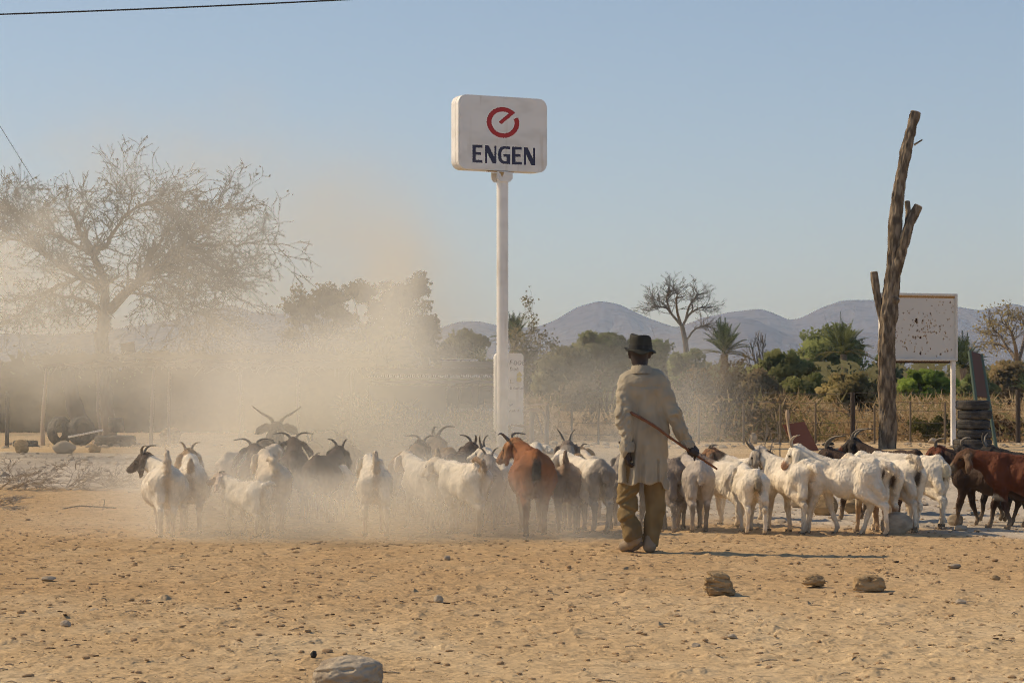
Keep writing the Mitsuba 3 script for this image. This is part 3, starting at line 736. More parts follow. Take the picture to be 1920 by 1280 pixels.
    lambda: goat(1712, 0, 50, 'dark brown goat with long pale edged horns in front of the bare tree trunk', 1.04, neck=(0, 44), head=(10, -25), tail='down', horns='long', ears='droop', col=dict(body=DARK, head=BLACK, muzzle=RUST), depth=26.3, hair=500),
    lambda: goat(1978, 990, 78, 'glossy red brown goat with white forelegs at the right edge', 1.10, neck=(4, 24), head=(4, -40), tail='down', horns='none', ears='droop', col=dict(body=RUST, head=(0.10, 0.045, 0.02), ear=(0.16, 0.10, 0.06), muzzle=(0.20, 0.15, 0.1), leg=(0.055, 0.025, 0.015), patch=[((0.53, 0, 0.2), (0.12, 0.2, 0.10), CREAM)]), step='walk2', hair=NEAR, fat=1.02),
    lambda: goat(1905, 0, 66, 'dark red brown goat with thin curved horns behind the glossy goat', 1.06, neck=(0, 36), head=(10, -30), tail='down', horns='back', ears='droop', col=dict(body=DARK, head=RUST), depth=24.0, hair=300),
    lambda: goat(1946, 0, 62, 'black goat with grey horns between the brown goats at the right edge', 1.04, neck=(0, 34), head=(20, -30), tail='down', horns='back', ears='droop', col=dict(body=BLACK, head=BLACK), depth=24.6, hair=300),
    lambda: goat(1992, 0, 58, 'black goat whose single dark horn shows at the very edge of the photo', 1.04, neck=(5, 34), head=(0, -30), tail='down', horns='up', ears='droop', col=dict(body=BLACK, head=BLACK), depth=24.6, hair=0),
]
for make in GOATS:
    make()

# ------------------------------------------------------------------ herder
def cloth_bump(p, n, uv):
    return fbm(p.x * 22.0, p.y * 22.0, p.z * 14.0) * 0.016 + nz(p.x * 160.0, p.y * 160.0, p.z * 160.0) * 0.0012


def coat_colour(p, n, uv):
    return mixc((0.385, 0.34, 0.255), (0.30, 0.262, 0.195), sst(0.3, 0.75, fbm(p.x * 7.0, p.y * 7.0, p.z * 5.0)))


def trouser_colour(p, n, uv):
    return mixc((0.235, 0.165, 0.075), (0.165, 0.115, 0.055), sst(0.3, 0.75, fbm(p.x * 8.0, p.y * 8.0, p.z * 6.0)))


scene['mat_coat'] = two({'type': 'bumpmap', 'arbitrary': mikit.proc(cloth_bump, 4e-3), 'scale': 1.0, 'bsdf': {'type': 'principled', 'base_color': mikit.proc(coat_colour), 'roughness': 0.85, 'specular': 0.2, 'sheen': 0.3}})
scene['mat_trouser'] = two({'type': 'bumpmap', 'arbitrary': mikit.proc(cloth_bump, 4e-3), 'scale': 1.0, 'bsdf': {'type': 'principled', 'base_color': mikit.proc(trouser_colour), 'roughness': 0.85, 'specular': 0.2}})
scene['mat_skin'] = rough((0.030, 0.019, 0.014), 0.5, spec=0.4)
scene['mat_hat'] = two({'type': 'bumpmap', 'arbitrary': mikit.proc(cloth_bump, 4e-3), 'scale': 0.7, 'bsdf': {'type': 'principled', 'base_color': rgb(0.030, 0.030, 0.022), 'roughness': 0.8, 'specular': 0.3}})
scene['mat_hat_band'] = rough((0.012, 0.012, 0.010), 0.7)
scene['mat_shoe'] = rough((0.24, 0.185, 0.125), 0.8)
scene['mat_sole'] = rough((0.12, 0.095, 0.07), 0.85)


def stick_colour(p, n, uv):
    return mixc((0.22, 0.080, 0.030), (0.14, 0.055, 0.024), fbm(p.x * 12.0, p.y * 50.0, p.z * 30.0))


scene['mat_stick'] = rough(mikit.proc(stick_colour), 0.5)

HB = on_terrain(1208, 1034)


def hw(m):
    v, f = m
    return np.asarray(v) + HB, f


person = thing('person', 'herder seen from behind in a long beige coat, khaki trousers and dark brimmed hat, holding a stick', 'person')
labels[person]['label'] = 'herder seen from behind in long beige coat, khaki trousers and dark hat, holding a stick'
STICK = smooth_line([(-0.13, -0.120, 1.150), (-0.07, -0.150, 1.118), (0.08, -0.172, 1.030), (0.20, -0.150, 0.942), (0.395, -0.060, 0.812), (0.60, 0.02, 0.678)], 30)
B = Field(0.0065)
hx = -0.035
B.add((hx, 0.02, 1.670), (hx, 0.035, 1.585), 0.086, 0.070, 0.03)
B.add((hx, 0.075, 1.60), (hx, 0.085, 1.545), 0.045, 0.032, 0.04)
B.add((hx, 0.118, 1.612), (hx, 0.132, 1.592), 0.012, 0.016, 0.015)            # nose
B.add((hx - 0.018, 0.108, 1.562), (hx + 0.018, 0.108, 1.562), 0.010, 0.010, 0.01)  # lips
B.add((hx - 0.018, 0.106, 1.548), (hx + 0.018, 0.106, 1.548), 0.009, 0.009, 0.008)
for s in (1, -1):
    B.add((hx + s * 0.032, 0.100, 1.632), (hx + s * 0.036, 0.099, 1.632), 0.013, 0.013, 0.01)    # eyes
    B.add((hx + s * 0.086, 0.018, 1.640), (hx + s * 0.084, 0.028, 1.598), 0.018, 0.013, 0.01, ((1, -0.4 * s, 0), 1.5))
B.chain([(hx, 0.012, 1.57), (-0.02, -0.012, 1.42)], [0.058, 0.066], 0.03)
B.chain([(-0.02, 0.0, 1.38), (0.0, 0.0, 1.05), (0.0, 0.0, 0.80)], [0.075, 0.065, 0.075], 0.05)
B.chain([(-0.14, 0.0, 1.37), (-0.168, -0.090, 1.12), (-0.147, -0.134, 0.865), (-0.146, -0.140, 0.82)], [0.055, 0.042, 0.028, 0.030], 0.03)
B.chain([(0.13, 0.0, 1.37), (0.245, -0.04, 1.13), (0.345, -0.040, 0.895), (0.372, -0.046, 0.850)], [0.055, 0.042, 0.028, 0.030], 0.03)
B.chain([(-0.09, 0, 0.78), (-0.135, 0.01, 0.36), (-0.075, -0.045, 0.12)], [0.05, 0.045, 0.036], 0.04)
B.chain([(0.085, 0, 0.78), (0.085, 0.03, 0.42), (0.045, -0.02, 0.10)], [0.05, 0.045, 0.036], 0.04)
# left hand, hanging and half closed
lw = np.array([-0.146, -0.140, 0.825])
B.chain([lw, lw + [0.002, 0.0, -0.050]], [0.030, 0.036], 0.02, ((1, 0, 0), 1.25))
for i, (l, c) in enumerate(((0.080, 0.9), (0.086, 1.0), (0.080, 1.1), (0.064, 1.25))):
    k0 = lw + np.array([0.004, 0.030 - 0.020 * i, -0.070])
    a = 0.25 * c
    pts = [k0]
    for seg in (0.45, 0.32, 0.23):
        pts.append(pts[-1] + np.array([math.sin(a) * 0.95, 0.15 * math.sin(a), -math.cos(a)]) * l * seg); a += 0.75 * c
    B.chain(pts, [0.0105, 0.0100, 0.0092, 0.0080], 0.006)
tb = lw + np.array([0.012, 0.030, -0.025])
B.chain([tb, tb + [0.020, 0.018, -0.032], tb + [0.030, 0.014, -0.062]], [0.014, 0.011, 0.009], 0.008)
# right hand closed round the stick
sc = np.array([0.395, -0.060, 0.812]); u = unit(STICK[25] - STICK[21])
j = np.argmin(np.linalg.norm(STICK - sc, axis=1)); sc = STICK[j]
e1 = np.array([-0.25, 0.05, 0.9]); e1 = unit(e1 - u * np.dot(e1, u)); e2 = np.cross(u, e1)
pc = sc + e1 * 0.034
B.add(pc - u * 0.026, pc + u * 0.034, 0.026, 0.024, 0.02)
B.add((0.372, -0.046, 0.850), pc, 0.030, 0.028, 0.02)
for i in range(4):
    o = sc + u * (-0.026 + 0.021 * i)
    rr = 0.029
    B.chain([o + rr * 1.1 * (math.cos(a) * e1 + math.sin(a) * e2) for a in (0.35, 1.2, 2.1, 3.1)], [0.0115, 0.0108, 0.0098, 0.0085], 0.006)
B.chain([sc - u * 0.03 + 0.03 * e1, sc - u * 0.012 - 0.030 * e2, sc + u * 0.012 - 0.031 * e2 - 0.012 * e1], [0.014, 0.012, 0.0095], 0.008)
B.chain([sc + u * 0.040 - 0.02 * e1, sc + u * 0.046 - 0.05 * e1 + 0.005 * e2], [0.009, 0.008], 0.006)
m = B.mesh()
put('body', hw(m), 'mat_skin', person, smooth=True)

# coat
Cf = Field(0.0085)
Cf.add((-0.115, 0.005, 1.375), (0.105, 0.005, 1.385), 0.100, 0.100, 0.05)
Cf.add((0.0, -0.01, 1.36), (0.01, 0.0, 0.9), 0.106, 0.106, 0.06)
Cf.add((-0.09, 0.0, 1.425), (0.075, 0.0, 1.435), 0.062, 0.062, 0.06)
Cf.add((-0.060, 0.0, 1.30), (-0.050, 0.0, 1.00), 0.105, 0.102, 0.06)
Cf.add((0.075, 0.0, 1.30), (0.085, 0.0, 1.00), 0.105, 0.104, 0.06)
Cf.add((-0.050, 0.0, 1.00), (-0.090, 0.0, 0.48), 0.110, 0.140, 0.06)
Cf.add((0.085, 0.0, 1.00), (0.058, 0.0, 0.48), 0.112, 0.132, 0.06)
Cf.chain([(-0.124, 0.0, 1.385), (-0.156, -0.045, 1.27)], [0.078, 0.068], 0.03)
Cf.chain([(-0.156, -0.045, 1.27), (-0.168, -0.092, 1.11), (-0.146, -0.132, 0.885), (-0.146, -0.140, 0.835)], [0.068, 0.064, 0.053, 0.053], 0.006)
Cf.chain([(0.118, 0.0, 1.390), (0.170, -0.03, 1.27)], [0.076, 0.070], 0.03)
Cf.chain([(0.170, -0.03, 1.27), (0.240, -0.058, 1.12), (0.338, -0.044, 0.915), (0.358, -0.044, 0.865)], [0.070, 0.063, 0.051, 0.050], 0.006)


def coat_folds(X, Y, Z):
    low = 1 - smooth01(0.60, 1.05, Z)
    left = 1 - smooth01(-0.06, 0.06, X)
    d = -low * 0.028 * (np.sin(X * 62 + 0.9 * np.sin(Z * 4)) * (0.35 + left) * 0.8 + 0.3 * np.sin(X * 27 + 2))
    sl = smooth01(0.10, 0.16, np.abs(X - 0.0) - 0.04 - 0.30 * np.clip(1.25 - Z, 0, 0.5) * (X > 0))
    P = np.stack([X * 9 + Z * 7, Y * 8, Z * 11 - X * 6], -1)
    d += (meshkit.fbm(P, 3, 5) - 0.5) * (0.022 + 0.034 * sl)
    d += 0.006 * np.sin(X * 45 + Z * 3) * smooth01(0.8, 1.1, Z) * (1 - smooth01(1.2, 1.35, Z))
    arm = ((X < -0.115) | (X > 0.20)).astype(float)
    d += arm * 0.0075 * np.sin(95 * (Z + 0.35 * np.abs(X)) + 5 * np.sin(X * 30 + Y * 25)) * (np.exp(-((Z - 1.13) / 0.07) ** 2) + 0.7 * np.exp(-((Z - 0.96) / 0.05) ** 2))
    for x0, w_, a_, s_ in ((-0.075, 0.016, 0.012, 0.10), (0.055, 0.020, 0.010, -0.05), (0.125, 0.014, 0.012, -0.10)):      # long hanging folds on the back
        d += np.exp(-((X - x0 - s_ * (Z - 1.0)) / w_) ** 2) * a_ * (Y < 0) * smooth01(0.6, 0.8, Z) * (1 - smooth01(1.22, 1.36, Z))
    d += 0.007 * (np.exp(-((Z - 1.352 - 0.05 * np.abs(X)) / 0.006) ** 2)) * (Y < -0.02) * (np.abs(X) < 0.13)               # yoke seam
    d += np.exp(-((X - 0.110) / 0.006) ** 2) * (Z < 0.76) * (Y < -0.02) * 0.03                                                               # back vent
    d += np.exp(-((X - 0.024) / 0.005) ** 2) * (Y < 0) * 0.004 * (Z > 0.5)                                                                   # centre seam
    return d


d, lo, ax = Cf.grid()
X, Y, Z = np.meshgrid(*ax, indexing='ij')
d = d + coat_folds(X, Y, Z)
hem = 0.555 + 0.03 * (X + 0.2) - 0.012 * np.sin(X * 40) - 0.05 * smooth01(0.13, 0.16, X)
d = np.maximum(d, np.where(Z < 0.75, hem - Z, -1))
arm_cut_l = np.where(X < -0.05, 0.835 - Z, -1)
inarm = ((X + 0.140) ** 2 + (Y - 0.036) ** 2 < 0.075 ** 2) & (Z < 0.86) & (Z > 0.7) & (X < -0.10)
inarm2 = (X > 0.26)
d = np.where(inarm2, np.maximum(d, (0.858 - Z) + 0.45 * (0.37 - X)), d)
put('coat', hw(surface_nets(d.astype(np.float32), lo, 0.0085)), 'mat_coat', person, smooth=True)


def ring_shell(centers, rads, ry, thick, seg=40, wob=0.0, seed=0, tilt=None):
    """A band of cloth through elliptical rings, with an inner face."""
    ang = np.arange(seg) * 2 * np.pi / seg
    rows = []
    for k, (c, r) in enumerate(zip(centers, rads)):
        w = 1 + wob * np.sin(ang * 3 + seed + k)
        rows.append(np.stack([c[0] + np.cos(ang) * r * w, c[1] + np.sin(ang) * r * ry * w, c[2] + (0 if tilt is None else tilt * np.sin(ang)) + 0 * ang], 1))
    inner = [np.stack([c[0] + np.cos(ang) * (r - thick), c[1] + np.sin(ang) * (r * ry - thick), c[2] + (0 if tilt is None else tilt * np.sin(ang)) + 0 * ang], 1) for c, r in zip(centers, rads)]
    rows = rows + inner[::-1] + [rows[0]]
    v = np.vstack(rows); n = len(rows)
    a, b = np.meshgrid(np.arange(n - 1), np.arange(seg), indexing='ij')
    q = np.stack([a * seg + b, a * seg + (b + 1) % seg, (a + 1) * seg + (b + 1) % seg, (a + 1) * seg + b], -1).reshape(-1, 4)
    return v, np.vstack([q[:, [0, 1, 2]], q[:, [0, 2, 3]]])


put('collar', hw(ring_shell([(-0.018, 0.0, 1.452), (-0.020, 0.0, 1.480), (-0.024, 0.004, 1.508), (-0.026, 0.006, 1.520)], [0.118, 0.104, 0.084, 0.078], 0.92, 0.012, wob=0.03, tilt=-0.012)), 'mat_coat', person, smooth=50)
put('cuff', hw(ring_shell([(-0.152, -0.117, 0.905), (-0.151, -0.120, 0.885), (-0.148, -0.131, 0.845), (-0.147, -0.137, 0.822)], [0.060, 0.064, 0.062, 0.058], 1.0, 0.02, wob=0.05, seed=1)), 'mat_coat', person, smooth=50)
put('cuff', hw(ring_shell([(0.336, -0.041, 0.918), (0.344, -0.042, 0.905), (0.356, -0.044, 0.872), (0.366, -0.045, 0.852)], [0.054, 0.059, 0.056, 0.052], 0.95, 0.018, wob=0.05, seed=2)), 'mat_coat', person, smooth=50)
put('button', hw(tube([(-0.205, -0.14, 0.900), (-0.216, -0.142, 0.902)], [0.010, 0.009], 8)), 'mat_sole', person)

# trousers
Tf = Field(0.0085)
Tf.add((-0.06, 0, 0.74), (0.05, 0, 0.74), 0.08, 0.08, 0.03)
Tf.chain([(-0.095, 0.0, 0.76), (-0.134, 0.005, 0.50), (-0.146, 0.0, 0.33), (-0.088, -0.045, 0.125)], [0.098, 0.086, 0.080, 0.078], 0.012)
Tf.chain([(0.074, 0.0, 0.76), (0.086, 0.02, 0.50), (0.088, 0.02, 0.34), (0.050, -0.018, 0.07)], [0.098, 0.084, 0.082, 0.072], 0.012)


def trouser_folds(X, Y, Z):
    L = 1 - smooth01(-0.05, -0.02, X)
    P = np.stack([X * 7 + Z * 4, Y * 6, Z * 12 - X * 9], -1)
    d = (meshkit.fbm(P, 2, 21) - 0.5) * (0.016 + 0.022 * L * (Z < 0.56))
    for z0, sl, a in ((0.43, 0.55, 0.016), (0.345, -0.35, 0.015), (0.27, 0.5, 0.013), (0.50, 0.9, 0.010)):
        d += L * (Y < 0.06) * a * np.exp(-((Z - z0 - sl * (X + 0.13)) / 0.016) ** 2)
        d -= L * (Y < 0.06) * a * 0.6 * np.exp(-((Z - z0 - 0.032 - sl * (X + 0.13)) / 0.018) ** 2)
    d += (1 - L) * 0.006 * np.sin(X * 55 + Z * 5)
    return d


d, lo, ax = Tf.grid()
X, Y, Z = np.meshgrid(*ax, indexing='ij')
d = d + trouser_folds(X, Y, Z)
d = np.maximum(d, np.where(X < -0.02, 0.105 + 0.35 * (X + 0.085) - Z, 0.045 - Z))
put('trousers', hw(surface_nets(d.astype(np.float32), lo, 0.0085)), 'mat_trouser', person, smooth=True)
for pts, rad, sole in (([(-0.070, -0.060, 0.105), (-0.105, -0.010, 0.075), (-0.160, 0.070, 0.040), (-0.175, 0.10, 0.030)], [0.044, 0.046, 0.040, 0.030], (0.035, -0.02, -0.035)),
                       ([(0.040, -0.055, 0.050), (0.044, 0.02, 0.052), (0.052, 0.12, 0.042), (0.055, 0.185, 0.034)], [0.048, 0.046, 0.044, 0.032], (0, 0, -0.030))):
    S = Field(0.008)
    S.chain(pts, rad, 0.03); S.add(pts[0], np.array(pts[0]) + [0.0, 0.01, 0.06], rad[0], 0.040, 0.03)
    k = put('shoe', hw(S.mesh()), 'mat_shoe', person, smooth=True)
    S = Field(0.008)
    S.chain([np.array(p) + np.array(sole) for p in pts], [0.022, 0.022, 0.021, 0.017], 0.02)
    put('sole', hw(S.mesh()), 'mat_sole', k, smooth=True)

# hat
seg = 56
ang = np.arange(seg) * 2 * np.pi / seg
prof = [(0.128, -0.012), (0.130, -0.006), (0.112, 0.006), (0.098, 0.012), (0.097, 0.030), (0.094, 0.06), (0.090, 0.095), (0.086, 0.118), (0.078, 0.128), (0.062, 0.124), (0.040, 0.112), (0.015, 0.106), (0.001, 0.105)]
inner = [(0.001, 0.100), (0.080, 0.105), (0.090, 0.04), (0.094, 0.004), (0.110, -0.003), (0.126, -0.014)]
rows = []
for r, z in prof + inner + prof[:1]:
    brim = smooth01(0.097, 0.13, r)
    zz = z + brim * (0.016 * np.cos(ang * 2 + 0.5) - 0.020 * np.cos(ang) * 0.9 + 0.008 * np.sin(ang * 5)) - 0.008 * (z > 0.1) * np.sin(ang * 2) + np.where(z > 0.09, -0.012 * np.cos(ang), 0)
    rw = r * (1 + 0.03 * np.sin(ang * 3 + 1) * (z > 0.05))
    rows.append(np.stack([hx + 0.006 + np.cos(ang) * rw, 0.022 + np.sin(ang) * rw * 1.12, 1.648 + zz], 1))
n = len(rows)
a, b = np.meshgrid(np.arange(n - 1), np.arange(seg), indexing='ij')
q = np.stack([a * seg + b, a * seg + (b + 1) % seg, (a + 1) * seg + (b + 1) % seg, (a + 1) * seg + b], -1).reshape(-1, 4)
hat = put('hat', hw((np.vstack(rows), np.vstack([q[:, [0, 1, 2]], q[:, [0, 2, 3]]]))), 'mat_hat', person, smooth=50)
put('hat_band', hw(ring_shell([(hx + 0.006, 0.022, 1.662), (hx + 0.006, 0.022, 1.692)], [0.1005, 0.0985], 1.12, 0.006, wob=0.01)), 'mat_hat_band', hat, smooth=50)
single('walking_stick', hw(tube(STICK, np.linspace(0.0135, 0.0095, 30) * (1 + 0.10 * np.sin(np.arange(30) * 1.9)), 9)), 'mat_stick', 'long reddish wooden stick held across the herder\'s back', 'stick', smooth=60)

# ------------------------------------------------------------------ plants
def leafy():
    return {'type': 'principledthin', 'base_color': VC, 'roughness': 0.6, 'spec_trans': 0.0, 'diff_trans': 0.95, 'eta': 1.33}


scene['mat_leaf'] = leafy()
scene['mat_frond'] = leafy()


def bark_colour(p, n, uv):
    return mixc((0.16, 0.125, 0.09), (0.26, 0.215, 0.16), fbm(p.x * 9.0, p.y * 9.0, p.z * 3.0))


scene['mat_bark'] = two({'type': 'diffuse', 'reflectance': mikit.proc(bark_colour)})
scene['mat_twig'] = diffuse(0.17, 0.13, 0.095)
scene['mat_pale_twig'] = diffuse(0.30, 0.25, 0.19)

OLIVE, GREEN, BRIGHT, DRY, STRAW, SAGE = (0.225, 0.215, 0.095), (0.165, 0.205, 0.080), (0.24, 0.32, 0.07), (0.25, 0.19, 0.11), (0.36, 0.29, 0.185), (0.215, 0.215, 0.13)


def leaves(centers, rad, n, size, base, rng, var=0.30, alt=None, flat=0.7, stretch=1.5):
    """Leaf-sized rhombs round the clump centres; returns mesh and colours."""
    centers = np.asarray(centers, float)
    ci = rng.integers(0, len(centers), n)
    d = rng.normal(size=(n, 3)); d /= np.linalg.norm(d, axis=1, keepdims=True)
    p = centers[ci] + d * (rng.uniform(0.15, 1, n) ** 0.6)[:, None] * rad * [1, 1, flat]
    u = rng.normal(size=(n, 3)); u /= np.linalg.norm(u, axis=1, keepdims=True)
    w = np.cross(u, rng.normal(size=(n, 3))); w /= np.linalg.norm(w, axis=1, keepdims=True) + 1e-9
    s = size * rng.uniform(0.6, 1.4, n)[:, None]
    v = np.stack([p - u * s * stretch * 0.5, p + w * s * 0.5, p + u * s * stretch * 0.5, p - w * s * 0.5], 1).reshape(-1, 3)
    k = np.arange(n) * 4
    f = np.vstack([np.stack([k, k + 1, k + 2], 1), np.stack([k, k + 2, k + 3], 1)])
    tone = rng.uniform(1 - var, 1 + var, len(centers))[ci] * rng.uniform(0.94, 1.06, n)
    c = np.tile(np.array(base), (n, 1))
    if alt is not None:
        m = (rng.random(len(centers)) * 0.6 + rng.random(len(centers)) * 0.4)[ci][:, None]
        c = c * (1 - m) + np.array(alt) * m
    return (v, f), np.clip(np.repeat(c * tone[:, None], 4, 0), 0.005, 0.9)


def soft_normals(v, c, rng, up=0.45, jit=0.12):
    n = v - np.asarray(c); n /= np.linalg.norm(n, axis=1, keepdims=True) + 1e-9
    j = np.repeat(rng.normal(size=(len(v) // 4 + 1, 3)), 4, 0)[:len(v)]
    n = n + [0, 0, up] + j * jit
    return n / (np.linalg.norm(n, axis=1, keepdims=True) + 1e-9)


def crown_points(n, rx, ry, rz, rng, top=0.35):
    """Clump centres in an uneven crown, heavier towards its outside and top."""
    out = []
    while len(out) < n:
        p = rng.normal(size=3); p /= np.linalg.norm(p)
        r = rng.uniform(0.45, 1.0) ** 0.6
        p = p * r * (0.78 + 0.35 * rng.random())
        if p[2] > -0.75 + 0.2 * rng.random():
            out.append(p * [rx, ry, rz])
    return np.array(out)


def grow(p, d, length, r, level, rng, segs, tips, spread=0.6, up=0.15, kids=(3, 4), shrink=0.62, wob=0.22, rshrink=0.55, minr=0.004, flatten=0.0):
    n = 6
    pts = [p]; dd = unit(d)
    for i in range(n):
        dd = unit(dd + rng.normal(size=3) * wob * [1, 1, 1 - flatten] + np.array([0, 0, up * (1 if level > 0 else 0.4)]))
        pts.append(pts[-1] + dd * length / n)
    rr = np.linspace(r, max(r * 0.55, minr), n + 1)
    segs.append((np.array(pts), rr, 7 if r > 0.08 else (5 if r > 0.02 else 3)))
    if level <= 0:
        tips.append(pts[-1]); tips.append(pts[3])
        return
    for k in range(rng.integers(kids[0], kids[1] + 1)):
        j = n if k == 0 else int(rng.integers(2, n + 1))
        side = rng.normal(size=3); side -= dd * np.dot(side, dd); side = unit(side) * [1, 1, 1 - flatten]
        nd = unit(unit(pts[j] - pts[j - 1]) + side * spread * rng.uniform(0.6, 1.35))
        grow(pts[j], nd, length * shrink * rng.uniform(0.75, 1.2), max(rr[j] * rshrink * (1.25 if k == 0 else 0.9), minr), level - 1, rng, segs, tips, spread, up, kids, shrink, wob, rshrink, minr, flatten)


def put_twigs(name, segs, k, colour):
    v, f = wood(segs)
    b = put_soft(name, (v, f), 'mat_twig_soft', k, np.tile(unit([-0.25, -0.70, 0.50]), (len(v), 1)), np.tile(np.array(colour, float), (len(v), 1)))
    labels[b] = {'kind': 'stuff'}
    return b


scene['mat_twig_soft'] = two({'type': 'diffuse', 'reflectance': VC})


def wood(segs):
    return cat([tube(p, r, s, cap=False) for p, r, s in segs])


def bush(px, py_top, py_base, width, depth, label, base, alt=None, n=5200, leaf=0.07, name='bush', catg='bush', seed=0, group=None, clumps=60, stems=7, open_=0.5, trunk='mat_twig', ground_py=None, ry=None, kids=None, flat=0.7):
    """A leafy bush or tree: photo columns, top and base rows at its distance."""
    rng = np.random.default_rng(7000 + seed)
    s = depth / FOCAL
    top = at(px, py_top, depth); lowz = at(px, py_base, depth)[2]
    g = np.array([top[0], depth, float(terrain(top[0], depth))])
    rx = width * s / 2; rz = max(0.3, (top[2] - max(lowz, 0.0)) / 2)
    c = np.array([top[0], depth, top[2] - rz])
    cp = crown_points(clumps, rx * 0.86, (ry or rx * 0.8), rz * 0.86, rng) + c
    m, col = leaves(cp, min(rx, rz) * open_ * 0.62, n, leaf, base, rng, alt=alt, flat=flat)
    nrm = soft_normals(m[0], c, rng)
    k = thing(name, label, catg, group)
    put_soft('crown', m, 'mat_leaf', k, nrm, col)
    segs = []
    pick = rng.permutation(len(cp))[:max(stems * 3, 12)]
    for i, ci in enumerate(pick):
        b = g + np.array([rng.normal() * rx * 0.10, rng.normal() * 0.1, -0.05])
        mid = b * 0.45 + cp[ci] * 0.55 + rng.normal(size=3) * rx * 0.12
        mid[2] = b[2] + (cp[ci][2] - b[2]) * rng.uniform(0.35, 0.6)
        segs.append((smooth_line([b, mid, cp[ci]], 7), np.linspace(0.012 + 0.012 * rx, 0.006, 7), 4))
        for _ in range(2):
            e = cp[ci] + rng.normal(size=3) * min(rx, rz) * 0.3
            segs.append((np.array([mid * 0.4 + cp[ci] * 0.6, e]), [0.008, 0.005], 3))
    put('stem' if catg == 'bush' else 'trunk', wood(segs), trunk, k)
    return k


def thorn_bush(px, py_top, depth, width, label, seed, leafc=DRY, alt=None, nleaf=1800, mat='mat_twig', name='thorn_bush', level=4, group=None, base_py=None, leaf=0.05, stems=6, spread=0.62, wob=0.22, alpha=0.9):
    """A bare or thinly leaved bush of branching twigs."""
    rng = np.random.default_rng(9000 + seed)
    top = at(px, py_top, depth)
    g = np.array([top[0], depth, float(terrain(top[0], depth))])
    h = top[2] - g[2]; w = width * depth / FOCAL
    segs, tips = [], []
    for i in range(stems):
        a = rng.uniform(0, 2 * np.pi); lean = rng.uniform(0.15, 0.75) * min(1.3, w / h)
        grow(g + np.array([math.cos(a), math.sin(a), 0]) * 0.12, [math.cos(a) * lean, math.sin(a) * lean, 1], h * 0.45, 0.012 * h + 0.008, level - 1, rng, segs, tips, spread, 0.06, (3, 4), 0.62, wob, 0.58, 0.004)
    allp = np.vstack([p for p, r, s in segs]); 
    sx = (w / 2) / max(1e-3, np.percentile(np.abs(allp[:, 0] - g[0]), 97)); sz = h / max(1e-3, np.percentile(allp[:, 2] - g[2], 99.3))
    A = np.array([sx, sx, sz])
    segs = [((p - g) * A + g, r, s) for p, r, s in segs]; tips = (np.array(tips) - g) * A + g
    k = thing(name, label, 'bush', group)
    put_twigs('branches', segs, k, (0.30, 0.25, 0.19) if mat == 'mat_pale_twig' else (0.17, 0.13, 0.095))
    if nleaf:
        m, c = leaves(tips, 0.11 * math.sqrt(max(h, 1)), nleaf, leaf, leafc, rng, alt=alt)
        put_soft('foliage', m, 'mat_leaf', k, soft_normals(m[0], g + [0, 0, h * 0.45], rng), c)
    return k


def palm(px, py_top, py_crown, width, depth, label, seed, n=34, base=(0.085, 0.115, 0.055), base_py=None, droop=1.0, trunk_r=0.16):
    rng = np.random.default_rng(11000 + seed)
    c = at(px, py_crown, depth); top = at(px, py_top, depth)
    g = np.array([c[0], depth, -0.1])
    R = max(width / 2 * depth / FOCAL, top[2] - c[2])
    k = thing('palm_tree', label, 'palm tree', 'date palms in the green belt' if False else None)
    put('trunk', tube(smooth_line([g, (g + c) / 2 + [0.06, 0, 0], c], 10), trunk_r * (1 + 0.12 * np.cos(np.arange(10) * 2.9)), 9), 'mat_bark', k)
    for i in range(n):
        a = i * 2.39996 + rng.normal() * 0.2
        el = math.radians(8 + 76 * ((i + 0.5) / n) ** 0.8 + rng.normal() * 5)
        L = R * rng.uniform(0.88, 1.12)
        d = np.array([math.cos(a) * math.cos(el), math.sin(a) * math.cos(el), math.sin(el)])
        t = np.linspace(0, 1, 15)
        rach = c + d * L * t[:, None] - np.array([0, 0, 1]) * (droop * L * 0.42 * math.cos(el) * t ** 2.2)[:, None]
        tang = np.gradient(rach, axis=0); tang /= np.linalg.norm(tang, axis=1, keepdims=True)
        side = np.cross(tang, [0, 0, 1.0]); side /= np.linalg.norm(side, axis=1, keepdims=True) + 1e-9
        nup = np.cross(side, tang)
        vs, fs = [], []
        for j in range(2, 15):
            for sg in (1, -1):
                for e in (0.0, 0.5):
                    if j == 14 and e:
                        continue
                    p = rach[j] * (1 - e) + rach[min(j + 1, 14)] * e
                    ll = L * 0.26 * math.sin(math.pi * min(0.98, (t[j] + 0.12))) ** 0.6
                    e2 = p + (side[j] * sg * 0.75 + tang[j] * 0.65 + nup[j] * 0.30) * ll - [0, 0, ll * 0.12]
                    w = tang[j] * 0.014 * R
                    o = len(vs); vs += [p - w, p + w, e2]; fs.append((o, o + 1, o + 2))
        v0, f0 = tube(rach, np.linspace(0.012 * R, 0.004 * R, 15), 3, cap=False)
        vs = np.vstack([np.array(vs), v0]); fs = np.vstack([np.array(fs), f0 + len(vs) - len(v0)])
        tone = rng.uniform(0.75, 1.3)
        put('frond', (vs, fs), 'mat_frond', k, color=np.tile(np.array(base) * tone * [1 + 0.3 * (el < 0.4), 1, 1], (len(vs), 1)))
    return k


